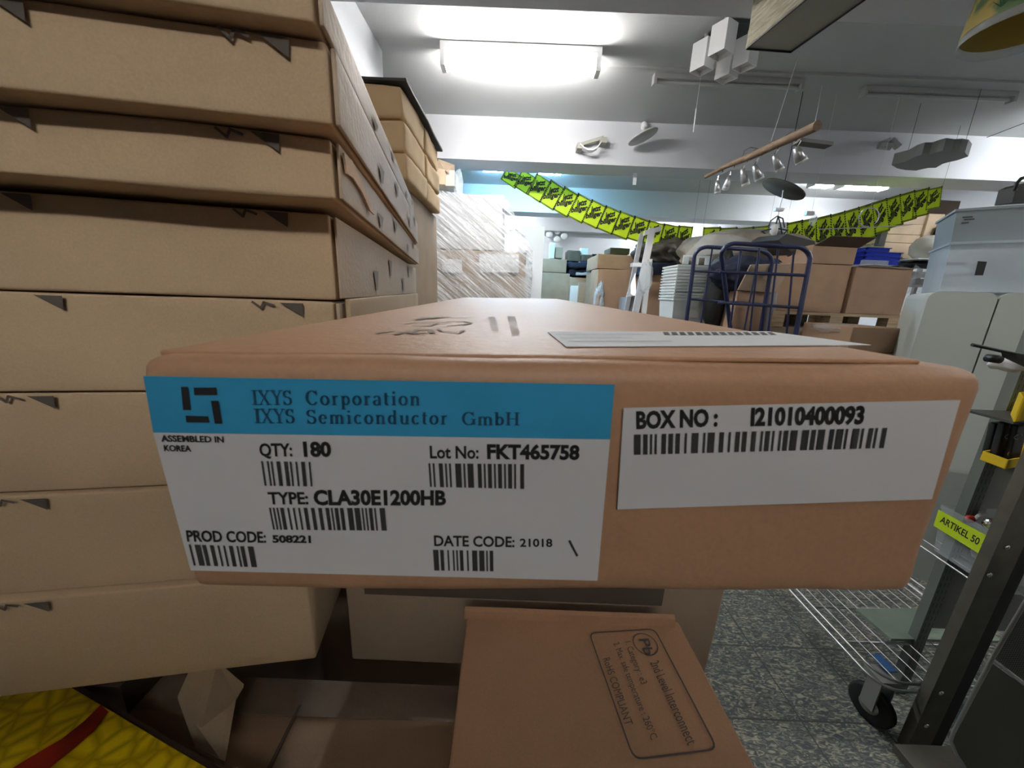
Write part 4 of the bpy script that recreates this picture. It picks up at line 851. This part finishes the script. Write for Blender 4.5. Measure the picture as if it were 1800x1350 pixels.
# low wire trolley
wt = thing('wire_trolley', 'low chrome wire trolley on castors with a greenish board on its deck', 'trolley', (1.6, 1.4, 0))
XD, YD, ZD = 1.325, .97, .25
fr = []
xr2, yr2, rr = XD + .62, 1.95, .07
for cx_, cy_, a0 in ((XD + rr, YD + rr, 180), (xr2 - rr, YD + rr, 270), (xr2 - rr, yr2 - rr, 0), (XD + rr, yr2 - rr, 90)):
    for k in range(6): g = math.radians(a0 + k * 18); fr.append((cx_ + rr * math.cos(g), cy_ + rr * math.sin(g), ZD))
MB().tube(fr, .005, closed=True).build('frame', WIRE, wt)
MB().tube([(x, y, z - .035) for x, y, z in fr], .005, closed=True).build('frame', METAL, wt)
k = 0; x = XD + .045
while x < xr2 - .02:
    ins = rr - math.sqrt(max(0, rr * rr - max(0, rr - (x - XD)) ** 2)) if x < XD + rr else 0
    MB().tube([(x, YD + ins, ZD + .003), (x, yr2, ZD + .003)], .0018, n=6).build('wire', WIRE, wt); x += .048
for y in (1.13, 1.29, 1.6): MB().tube([(XD, y, ZD - .008), (xr2, y, ZD - .008)], .005, n=6).build('cross_wire', METAL, wt)
bz_ = ZD + .008
MB().prism([atZ(1503, 1074, bz_), atZ(1565, 1127, bz_), atZ(1760, 1131, bz_), atZ(1690, 1072, bz_)], (0, 0, .012)).build('board', mat('green_board', (.20, .25, .20), .5, var=.1), None, 'flat greenish grey board lying on the wire trolley deck', 'board')
MB().prism([atZ(1530, 1152, ZD - .03), atZ(1545, 1150, ZD - .03), atZ(1578, 1182, ZD - .03), atZ(1560, 1182, ZD - .03)], (0, 0, .004)).build('blue_tag', mat('tag_blue', (.03, .10, .25), .5), wt)
for (cx_, cy_) in ((XD + .06, YD + .06), (xr2 - .06, YD + .06), (XD + .06, yr2 - .06), (xr2 - .06, yr2 - .06)):
    wh = MB().lathe([(.02, -.016), (.062, -.016), (.07, -.008), (.07, .008), (.062, .016), (.02, .016)], (cx_, cy_, .07), (.95, .3, 0), 0, 24).build('wheel', BLACK, wt)
    MB().lathe([(0, -.018), (.03, -.018), (.03, .018), (0, .018)], (cx_, cy_, .07), (.95, .3, 0), 0, 16).build('hub', METAL, wh)
    MB().obox((cx_ - .028, cy_ - .03, .07), (.006, 0, 0), (0, .05, 0), (0, 0, .13)).obox((cx_ + .022, cy_ - .03, .07), (.006, 0, 0), (0, .05, 0), (0, 0, .13)).obox((cx_ - .035, cy_ - .035, .195), (.07, 0, 0), (0, .07, 0), (0, 0, .02)).build('fork', METAL, wt)
# black post and perforated basket
ps = thing('steel_post', 'dark steel post with screws standing before the wire trolley', 'post', (1.4, .93, 0))
pxl = atY(1653, 1183, .93).x; PST = mat('post_paint', (.10, .095, .075), .45, var=.15, vscale=20)
pA, pB = atY(1653, 1183, .93), atY(1757, 950, .93); kx = (pB.x - pA.x) / (pB.z - pA.z); px0 = pA.x - pA.z * kx; pw = V((kx * 1.62, 0, 1.62))
MB().obox((px0, .93, 0), (.078, 0, 0), (0, .03, 0), pw).build('post_front', PST, ps)
MB().obox((px0 + .08, .935, 0), (.045, 0, 0), (0, .055, 0), pw).build('post_side', BLACK, ps)
for (x, y) in ((1769, 962), (1653, 1217), (1627, 1275), (1738, 1010)):
    p = atY(x, y, .928); MB().lathe([(0, 0), (.008, 0), (.008, .004), (0, .006)], p, (0, -1, 0), 0, 12).build('screw', CHROME, ps)
MB().box(px0 - .05, px0 + .2, .86, .93, .0, .03).box(px0 - .05, px0 + .2, .80, .85, .0, .02).build('foot', PST, ps)
PERF = bpy.data.materials.new('perforated_sheet'); PERF.use_nodes = True; N = PERF.node_tree.nodes; L = PERF.node_tree.links; b = N['Principled BSDF']
tc = N.new('ShaderNodeTexCoord'); vo = N.new('ShaderNodeTexVoronoi'); vo.inputs['Scale'].default_value = 150; vo.inputs['Randomness'].default_value = 0; L.new(tc.outputs['Object'], vo.inputs[0])
cr = N.new('ShaderNodeValToRGB'); cr.color_ramp.elements[0].position = .30; cr.color_ramp.elements[0].color = (.012, .012, .01, 1); cr.color_ramp.elements[1].position = .38; cr.color_ramp.elements[1].color = (.14, .145, .12, 1)
L.new(vo.outputs[0], cr.inputs[0]); L.new(cr.outputs[0], b.inputs['Base Color']); b.inputs['Roughness'].default_value = .5; b.inputs['Metallic'].default_value = .3
bk = thing('mesh_basket', 'grey perforated metal basket panels with bright rim, low at the picture corner', 'basket', (atY(1780, 1250, .78).x, .78, 0.0))
YB = .80
MB().prism([atY(1748, 1152, YB), atY(1850, 985, YB), atY(1870, 985, YB), atY(1870, 1250, YB), atY(1748, 1158, YB)], (0, .004, 0)).build('upper_panel', PERF, bk)
pts = [(1742, 1165), (1676, 1288), (1672, 1302), (1680, 1322), (1720, 1385), (1760, 1440), (1870, 1440), (1870, 1255)]
MB().prism([atY(x, y, YB - .01) for x, y in pts], (0, .004, 0)).build('lower_panel', PERF, bk)
MB().tube([atY(x, y, YB - .015) for x, y in [(1850, 985), (1800, 1062), (1746, 1154), (1676, 1286), (1671, 1302), (1680, 1324), (1720, 1387), (1760, 1442)]], .0045, m=0, n=10).build('rim', METAL, bk)
MB().tube([atY(1744, 1158, YB - .015), atY(1790, 1196, YB - .015), atY(1870, 1259, YB - .015)], .004, n=8).build('rim', CHROME, bk)
MB().box(atY(1700, 1300, .8).x, atY(1870, 1300, .8).x, .79, .9, .0, atY(1760, 1440, .8).z).build('base', PST, bk)

# ------------------------------------------------------------------ things under the ceiling
# cube lamp
zc_ = 3.19
cl = thing('cube_ceiling_lamp', 'ceiling lamp of four white cube shades on a dark square plate', 'ceiling lamp', atZ(1275, 60, 3.19))
pc = [atZ(1222, 81, 3.18), atZ(1276, 38, 3.18), atZ(1345, 42, 3.18)]; p4 = pc[0] + pc[2] - pc[1]
MB().prism(pc + [p4], (0, 0, .018)).build('ceiling_plate', mat('plate_dark', (.045, .055, .055), .5), cl)
ctr = (pc[0] + pc[2]) / 2
SH = mat('shade_white', (.80, .80, .79), .5)
def cube(tops, hpx_bottom, sz=.105):
    pass
q_ = [atZ(x, y, 2.98) for x, y in ((1245, 99), (1272, 85), (1268, 112))]; e1 = (q_[1] - q_[0]).normalized(); e2 = (q_[2] - q_[0]).normalized(); SZ = ((q_[1] - q_[0]).length + (q_[2] - q_[0]).length) / 2
for (x, y) in ((1267, 97), (1233, 125), (1308, 119), (1276, 139)):      # centres of the open lower ends
    zb_ = 2.98; c = atZ(x, y, zb_); s_ = SZ * .84; h = .16
    A, B = e1 * s_, e2 * s_; o = c - A / 2 - B / 2; mb = MB(); t_ = .004
    for q, d in ((o, A), (o + B, A), (o, B), (o + A, B)):
        nn = V((-d.y, d.x, 0)).normalized() * t_; mb.obox(q, d, nn, (0, 0, h))
    mb.obox(o + V((0, 0, .03)), A, B, (0, 0, .004)); sh = mb.build('cube_shade', SH, cl)
    MB().tube([c + V((0, 0, h)), c + V((0, 0, 3.185 - zb_))], .012).build('socket', METAL, cl)
# long rectangular shade
zr = 2.62
ra, rb_ = atZ(1312, 86, zr), atZ(1390, 92, zr); rc = atZ(1520, 0, zr); L_ = (rc - rb_).normalized() * 1.05; L_.z = 0; Wv = ra - rb_; Wv.z = 0
BAM = mat('woven_shade', (.34, .31, .22), .8, var=.45, vscale=16, stretch=(1, 1, 7), bump=.3, bscale=60)
rs = thing('pendant_shade', 'long rectangular woven pendant lampshade with black-edged pale underside', 'lampshade', (rb_ + Wv / 2))
hz_ = V((0, 0, .24)); un = Wv.normalized() * .006
for q, d in ((rb_, L_), (ra, L_), (ra, -Wv), (rb_ + L_, Wv)): MB().obox(q, d, V((-d.y, d.x, 0)).normalized() * .006, hz_).build('side', BAM, rs)
MB().obox(rb_ + V((0, 0, .004)), L_, Wv, (0, 0, .006)).build('diffuser', mat('diffuser', (.36, .36, .31), .45), rs)
ed = MB()
for a, b_ in ((ra, rb_), (rb_, rb_ + L_), (rb_ + L_, ra + L_), (ra + L_, ra)): ed.tube([a, b_], .0035, n=6)
ed.build('edge', BLACK, rs)
for q in (rb_ + Wv / 2 + L_ * .2, rb_ + Wv / 2 + L_ * .8): MB().tube([q + V((0, 0, .01)), V((q.x, q.y, HC))], .0015, n=6).build('cord', WHITEP, rs)
# yellow palm shade
YS_ = thing('palm_lampshade', 'yellow lampshade with green palm prints and clear lower rim, hanging at the picture corner', 'lampshade', (0, 0, 0))
cc_ = atZ(1805, 50, 2.42); le = atZ(1683, 82, 2.42); R_ = (V((le.x, le.y, 0)) - V((cc_.x, cc_.y, 0))).length; YS_.location = cc_
YM = bpy.data.materials.new('palm_shade'); YM.use_nodes = True; N = YM.node_tree.nodes; L = YM.node_tree.links; b = N['Principled BSDF']
tc = N.new('ShaderNodeTexCoord'); nz_ = N.new('ShaderNodeTexNoise'); nz_.inputs['Scale'].default_value = 9; nz_.inputs['Detail'].default_value = 4; L.new(tc.outputs['Object'], nz_.inputs[0])
cr = N.new('ShaderNodeValToRGB'); L.new(nz_.outputs[0], cr.inputs[0]); e = cr.color_ramp.elements; e[0].position = .38; e[0].color = (.16, .26, .12, 1); e[1].position = .46; e[1].color = (.62, .48, .14, 1); L.new(cr.outputs[0], b.inputs['Base Color']); b.inputs['Roughness'].default_value = .7
MB().lathe([(R_, .015), (R_ * .8, .35)], cc_, (0, 0, 1), 0, 40).lathe([(R_ - .004, .015), (R_ * .8 - .004, .35)], cc_, (0, 0, 1), 0, 40).build('shade', YM, YS_)
MB().lathe([(R_, .015), (R_ * 1.01, -.012), (R_ * 1.0, -.014), (R_ * .985, .012)], cc_, (0, 0, 1), 0, 40).build('rim', CLEAR, YS_)
mb = MB()
for k in range(9):
    g = math.radians(195 + k * 11); bx_ = cc_ + V((math.cos(g) * R_ * 1.002, math.sin(g) * R_ * 1.002, .03))
    tg = V((-math.sin(g), math.cos(g), 0)); ou = V((math.cos(g), math.sin(g), 0))
    for j in range(-2, 3):
        tip = bx_ + tg * (.016 * j) + V((0, 0, .05 - .008 * abs(j))) - ou * .006
        mb.poly([bx_ - tg * .003 + ou * .001, bx_ + tg * .003 + ou * .001, tip + ou * .001])
mb.build('palm_print', mat('palm_green', (.05, .14, .07), .8), YS_)
MB().tube([cc_ + V((0, 0, .34)), V((cc_.x, cc_.y, HC))], .003, n=6).build('cord', WHITEP, YS_)
MB().tube([cc_ + V((-R_ * .8, 0, .34)), cc_ + V((R_ * .8, 0, .34))], .003, n=6).build('carrier', METAL, YS_)
# wooden beam with spotlights
def dep(x): return 3.0 + (2.05 - 3.0) * (x - 1240) / (1437 - 1240)
Lb, Rb = atY(1240, 311, dep(1240)), atY(1437, 221, dep(1437))
sb = thing('spotlight_beam', 'weathered wooden beam pendant carrying six silver spotlights', 'ceiling lamp', (Lb + Rb) / 2)
MB().tube([Lb, Lb * .75 + Rb * .25 + V((0, 0, .008)), (Lb + Rb) / 2, Rb], .012, r2=.024, n=10).build('beam', WOODB, sb)
MB().tube([atY(1262, 308, dep(1262) - .02), atY(1416, 238, dep(1416) - .02)], .004, n=8).build('rail', METAL, sb)
for (sx, sy, tx, ty, bx_, by_, wpx) in ((1263, 308, 1261, 318, 1261, 341, 11), (1284, 302, 1283, 309, 1274, 334, 11), (1309, 290, 1305, 297, 1311, 327, 14), (1333, 278, 1326, 291, 1336, 317, 15), (1368, 262, 1361, 273, 1372, 300, 14), (1407, 247, 1399, 260, 1410, 286, 19)):
    Y = dep(sx) - .02; S0, T0_, B0 = atY(sx, sy, Y), atY(tx, ty, Y), atY(bx_, by_, Y); r = wpx / 2 / FP * Y * .9
    ax = B0 - T0_; l = ax.length
    t_ = MB().lathe([(0, 0), (r * .5, 0), (r * .75, l * .35), (r, l * .82), (r * .92, l * .84)], T0_, ax, 0, 18).build('spotlight', mat('spot_silver', (.50, .51, .53), .35, .8), sb)
    MB().lathe([(r * .9, l * .84), (r * .98, l * .97), (0, l)], T0_, ax, 0, 18).build('glass', WHITEP, t_)
    MB().tube([S0, T0_], .005, n=8).build('stem', CHROME, sb)
mb = MB()
pts = [];
for k in range(60):
    t = .12 + .8 * k / 59; p = Lb * (1 - t) + Rb * t; g = k * .65; rr_ = .02 + .012 * t
    pts.append(p + V((0, math.cos(g) * rr_, math.sin(g) * rr_)))
mb.tube(pts, .0018, n=5); mb.tube([atY(1305, 280, 2.65), atY(1308, 265, 2.65), atY(1320, 259, 2.6), atY(1334, 262, 2.6), atY(1345, 268, 2.55)], .002, n=6); mb.build('cable', DGREY, sb)
A = atY(1408, 242, 2.35); B = atY(1466, 249, 2.35); MB().obox(A, B - A, (0, .06, 0), (0, 0, -.018)).build('canopy_strip', mat('strip_grey', (.13, .13, .125), .6), sb)
for (x, y, Y, xx, yy_) in ((1432, 219, 2.07, 1445, 150), (1355, 250, 2.45, 1410, 78)):
    q = atY(x, y, Y); t_ = atZ(xx, yy_, 3.19); MB().tube([q, t_], .0012, n=5).build('wire', WHITEP, sb)
# disc pendant with arms
dp = thing('disc_pendant', 'round dark disc pendant with a thin chain and clip below it', 'ceiling lamp', atY(1377, 333, 3.5))
c = atY(1377, 333, 3.5); axd = V((.45, -.15, 1)).normalized()
MB().lathe([(0, -.006), (.18, -.006), (.18, .006), (0, .006)], c, axd, 0, 40).build('disc', mat('disc_grey', (.07, .078, .07), .6), dp)
MB().tube([c, V((c.x, c.y, HC))], .003, n=6).build('cord', DGREY, dp)
MB().tube([c, atY(1374, 352, 3.5), atY(1370, 368, 3.5), atY(1368, 380, 3.5)], .0045, n=6).build('chain', METAL, dp)
MB().box(atY(1362, 370, 3.5).x, atY(1377, 370, 3.5).x, 3.49, 3.52, atY(1370, 371, 3.5).z, atY(1370, 366, 3.5).z).build('clip', METAL, dp)
hp = thing('wire_hanger_lamp', 'dark wire lamp frame with curved arms hanging below the disc pendant', 'lamp', atY(1368, 382, 3.5))
for pts in (((1368, 380), (1364, 395), (1363, 418)), ((1368, 380), (1372, 395), (1376, 418)), ((1352, 397), (1355, 388), (1366, 380), (1376, 384), (1379, 400)), ((1338, 407), (1352, 403), (1368, 402), (1385, 405)), ((1340, 407), (1347, 412), (1352, 418)), ((1385, 404), (1379, 410), (1375, 416))):
    MB().tube([atY(x, y, 3.5) for x, y in pts], .006, n=6).build('arm', DGREY, hp)
MB().lathe([(.0, 0), (.03, 0), (.03, .1), (0, .1)], atY(1358, 416, 3.5), (0, 0, 1), 0, 14).build('candle_holder', WHITEP, hp)
rg = thing('ring_lamp', 'thin metal ring with a long rail hanging before the price banner', 'lamp', atY(1517, 383, 3.4))
c = atY(1527, 382, 3.4); MB().tube([c + V((math.cos(g * .26) * .085, 0, math.sin(g * .26) * .075)) for g in range(-3, 20)], .005, n=6).build('ring', METAL, rg)
MB().tube([atY(1440, 403, 3.4), atY(1520, 400, 3.4), atY(1600, 396, 3.4)], .004, n=6).build('rail', METAL, rg)
MB().tube([c + V((0, 0, .075)), V((c.x, c.y, HC))], .001, n=5).build('cord', WHITEP, rg)
q = atY(1426, 376, 3.5); cp = thing('cable_clip', 'small grey clip hanging on a wire above the pale green banner', 'clip', q)
MB().box(q.x - .04, q.x + .03, 3.5, 3.53, q.z - .01, q.z + .022).build('clip_body', METAL, cp); MB().blob(q + V((.03, 0, -.05)), (.03, .02, .05), 4, .3, 2).build('transparent_tag', CLEAR, cp); MB().tube([q, V((q.x, 3.51, HC))], .001, n=5).build('cord', WHITEP, cp)
# cloud lamp
zz_ = 2.66
cpx = ((1567, 290), (1577, 296), (1592, 299), (1610, 300), (1622, 297), (1632, 295), (1645, 295), (1657, 288), (1668, 285), (1682, 282), (1702, 275), (1696, 268), (1685, 266), (1672, 267), (1657, 265), (1645, 268), (1633, 272), (1620, 272), (1607, 276), (1592, 284), (1580, 287))
cw = thing('cloud_lamp', 'grey cloud-shaped pendant lamp slab hung below the white beam', 'ceiling lamp', atZ(1635, 283, zz_))
MB().prism([atZ(x, y, zz_) for x, y in cpx], (0, 0, .085)).build('slab', mat('cloud_grey', (.26, .27, .26), .7), cw)
for (x, y) in ((1590, 288), (1690, 272)): q = atZ(x, y, zz_ + .08); MB().tube([q, V((q.x, q.y, HC))], .0015, n=5).build('cord', DGREY, cw)
MB().tube([atZ(1713, 250, 3.19), atZ(1830, 205, 3.19)], .003, n=6).build('ceiling_cable', DGREY, None, 'thin dark cable running along the ceiling at the upper picture edge', 'cable')
# lamps on the beam face
w1 = thing('wall_lamp', 'beige wall lamp with a curved white glass bow on the beam', 'lamp', atY(1040, 252, 4.05))
A, B = atY(1022, 256, 4.08), atY(1061, 244, 4.08)
MB().obox(A, B - A, (0, .06, 0), (0, 0, .03)).build('bracket', mat('beige_metal', (.38, .37, .32), .5), w1)
mb = MB(); P_ = [atY(x, y, 4.0) for x, y in ((1020, 254), (1026, 260), (1034, 264), (1043, 264), (1051, 259), (1057, 250))]
for a, b_ in zip(P_, P_[1:]): mb.obox(a, b_ - a, (0, .07, 0), (0, 0, .014))
mb.build('bow', WHITEP, w1)
for (x, y) in ((1020, 256), (1061, 246)): q = atY(x, y, 4.05); MB().box(q.x - .03, q.x + .03, 4.03, 4.149, q.z - .03, q.z + .02).build('end_bracket', mat('beige_metal', (.38, .37, .32), .5), w1)
w2 = thing('wall_lamp', 'round white dish lamp tilted on a short arm at the beam', 'lamp', atY(1130, 240, 3.98))
c = atY(1130, 240, 3.98); MB().lathe([(0, .02), (.12, .012), (.142, 0), (.138, -.008), (0, -.010)], c, (-.40, .08, 1), 0, 32).build('dish', mat('dish_grey', (.50, .51, .51), .5), w2)
MB().tube([c, atY(1132, 228, 4.0), atY(1132, 222, 4.149)], .012, n=8).build('arm', WHITEP, w2); MB().blob(atY(1132, 222, 4.11), (.035, .03, .045), 2, .1, 2).build('mount', WHITEP, w2)
w3 = thing('wall_lamp', 'small grey spotlight pair fixed on the beam left of the cloud lamp', 'lamp', atY(1560, 254, 4.05)); w3['label'] = 'small grey spotlight pair fixed on the white beam beside the cloud lamp'
for (a, b_) in (((1545, 256), (1566, 258)), ((1566, 246), (1579, 259))): MB().tube([atY(*a, 4.02), atY(*b_, 4.0)], .03, n=12).build('spotlight', METAL, w3)
MB().box(atY(1553, 250, 4.1).x, atY(1568, 250, 4.1).x, 4.04, 4.149, atY(1560, 254, 4.1).z, atY(1560, 246, 4.1).z).build('mount', METAL, w3)
# unlit battens and conduit
for (x0, y0, x1, y1, lab) in ((1153, 134, 1409, 152, 'unlit slim ceiling batten behind the cube lamp'), (1525, 158, 1785, 172, 'unlit slim ceiling batten above the cloud lamp')):
    a, b_ = atZ(x0, y0, 3.16), atZ(x1, y1, 3.16); Yb = (a.y + b_.y) / 2; t_ = thing('ceiling_light', lab, 'ceiling light', ((a.x + b_.x) / 2, Yb, 3.16), 'unlit battens')
    MB().box(a.x, b_.x, Yb, Yb + .06, 3.165, 3.199).build('housing', mat('batten_grey', (.45, .45, .44), .6), t_); MB().tube([(a.x + .03, Yb + .03, 3.15), (b_.x - .03, Yb + .03, 3.15)], .013, n=8).build('tube', mat('tube_off', (.5, .5, .5), .4), t_)
    for x in (a.x, b_.x - .02): MB().box(x, x + .02, Yb, Yb + .06, 3.13, 3.165).build('end_cap', mat('batten_grey', (.45, .45, .44), .6), t_)
a, b_ = atZ(1046, 122, 3.19), atZ(1800, 152, 3.19); MB().box(a.x, b_.x, (a.y + b_.y) / 2 - .05, (a.y + b_.y) / 2 - .03, 3.185, 3.2).build('cable_conduit', mat('batten_grey', (.45, .45, .44), .6), None, 'long thin cable duct on the ceiling joining the battens', 'duct')
q = [atY(x, y, 4.35) for x, y in ((1114, 304), (1120, 304), (1118, 325), (1112, 325))]; MB().prism(q, (0, .002, 0)).tube([q[0], V((q[0].x, q[0].y, 2.82))], .001, n=5).build('hanging_tag', mat('tag_white', (.8, .82, .85), .6), None, 'small white paper tag hanging under the beam', 'tag')
q = [atY(x, y, 2.9) for x, y in ((1224, 191), (1219, 232))]; MB().tube(q, .004, n=6).tube([q[0], V((q[0].x, q[0].y, HC))], .001, n=5).build('hanging_rod', mat('tag_white', (.8, .82, .85), .6), None, 'thin white rod hanging from the ceiling before the beam', 'rod')

# ------------------------------------------------------------------ price banners
def flag_mesh():
    mb = MB(); n = V((0, -1, 0))
    vs = []; fs = []
    for j in range(7):
        for i in range(7): vs.append(V((i / 6, -.012 * math.sin(i * 1.1) - .01 * math.sin(j * .9 + i), -j / 6)))
    for j in range(6):
        for i in range(6): k = j * 7 + i; fs.append((k, k + 1, k + 8, k + 7))
    mb.add(vs, fs, 0, True)
    for k in range(15):   # hatched edge
        for a, b_ in (((k / 15, 0), (1, 0)), ((k / 15, -1), (1, 0)), ((0, -k / 15), (0, 1)), ((1, -k / 15), (0, 1))):
            x, z = a
            if b_[0]: s_ = 1 if z == 0 else -1; q = [(x, z), (x + .036, z), (x + .075, z - .065 * s_), (x + .039, z - .065 * s_)]
            else: s_ = 1 if x == 0 else -1; q = [(x, z), (x, z - .036), (x + .085 * s_, z - .01), (x + .085 * s_, z + .026)]
            mb.poly([V((p[0], -.035, p[1])) for p in q], 1)
    for txt, A, B, C in (('Jetzt', (.24, -.50), (.72, -.24), (.16, -.29)), ('billiger', (.14, -.80), (.90, -.42), (.07, -.60))):
        write(mb, txt, V((A[0], -.035, A[1])), V((B[0], -.035, B[1])), V((C[0], -.035, C[1])), n, 1, .035, .001)
    return mb
FM = flag_mesh(); fme = FM.mesh('pennant', [GREEN, INK], V((0, 0, 0)))
def banner(tops, bots, Yf, lab, edges):
    t = thing('price_banner', lab, 'banner', atY(*tops[0], Yf(tops[0][0])), 'Jetzt billiger banners')
    org = V(t.location)
    cord = [atY(x, y, Yf(x)) for x, y in tops]
    up_ = lambda p: V((p.x, p.y, (HC if not 4.1 < p.y < 4.52 else 2.81)))
    MB().tube([up_(cord[0])] + cord + [up_(cord[-1])], .0012, n=5).build('cord', DGREY, t)
    def along(pl, s):
        tot = [0]
        for a, b_ in zip(pl, pl[1:]): tot.append(tot[-1] + math.hypot(b_[0] - a[0], b_[1] - a[1]))
        d = s * tot[-1]
        for k in range(len(pl) - 1):
            if d <= tot[k + 1] + 1e-9:
                f = (d - tot[k]) / max(1e-9, tot[k + 1] - tot[k]); return (pl[k][0] + (pl[k + 1][0] - pl[k][0]) * f, pl[k][1] + (pl[k + 1][1] - pl[k][1]) * f)
        return pl[-1]
    for k, (s0, s1) in enumerate(edges):
        T0_, T1_ = along(tops, s0), along(tops, s1); B0_ = along(bots, s0)
        dy = .004 * (k % 2)
        a, b_, c = atY(*T0_, Yf(T0_[0]) + dy), atY(*T1_, Yf(T1_[0]) + dy), atY(*B0_, Yf(T0_[0]) + dy)
        u = (b_ - a); v = (a - c); nn = u.cross(v).normalized() * u.length
        if nn.y > 0: nn = -nn
        o = bpy.data.objects.new('pennant', fme); COL.objects.link(o); o.parent = t
        Mx = Matrix.Identity(4)
        for i in range(3): Mx[i][0] = u[i]; Mx[i][1] = -nn[i]; Mx[i][2] = v[i]; Mx[i][3] = a[i] - org[i]
        o.matrix_local = Mx
ev = lambda n, ov=.012: [(k / n, (k + 1) / n + ov) for k in range(n)]
banner([(892, 293), (935, 300), (977, 320), (1013, 338), (1057, 358), (1083, 368), (1110, 378), (1140, 387), (1167, 393), (1200, 397), (1219, 397)],
       [(872, 306), (913, 333), (955, 360), (978, 371), (998, 380), (1020, 389), (1045, 400), (1072, 411), (1102, 419), (1130, 427), (1163, 435), (1210, 441)],
       lambda x: 4.75, 'long sagging string of yellow-green pennants reading Jetzt billiger, beginning at the bluish lamps', [(a, b_) for a, b_ in ev(13)])
banner([(1236, 400), (1290, 402), (1352, 397)], [(1235, 446), (1290, 449), (1351, 445)], lambda x: 4.7, 'short string of yellow-green pennants mostly hidden behind the film-covered heap', ev(4))
banner([(1383, 392), (1430, 384), (1470, 376), (1510, 364), (1545, 353), (1590, 340), (1615, 334), (1656, 331)], [(1384, 452), (1430, 447), (1470, 444), (1510, 427), (1545, 410), (1590, 390), (1620, 378), (1659, 352)],
       lambda x: 4.55 - .6 * (x - 1383) / 275, 'rising string of yellow-green pennants reading Jetzt billiger, ending above the shelving', ev(11))
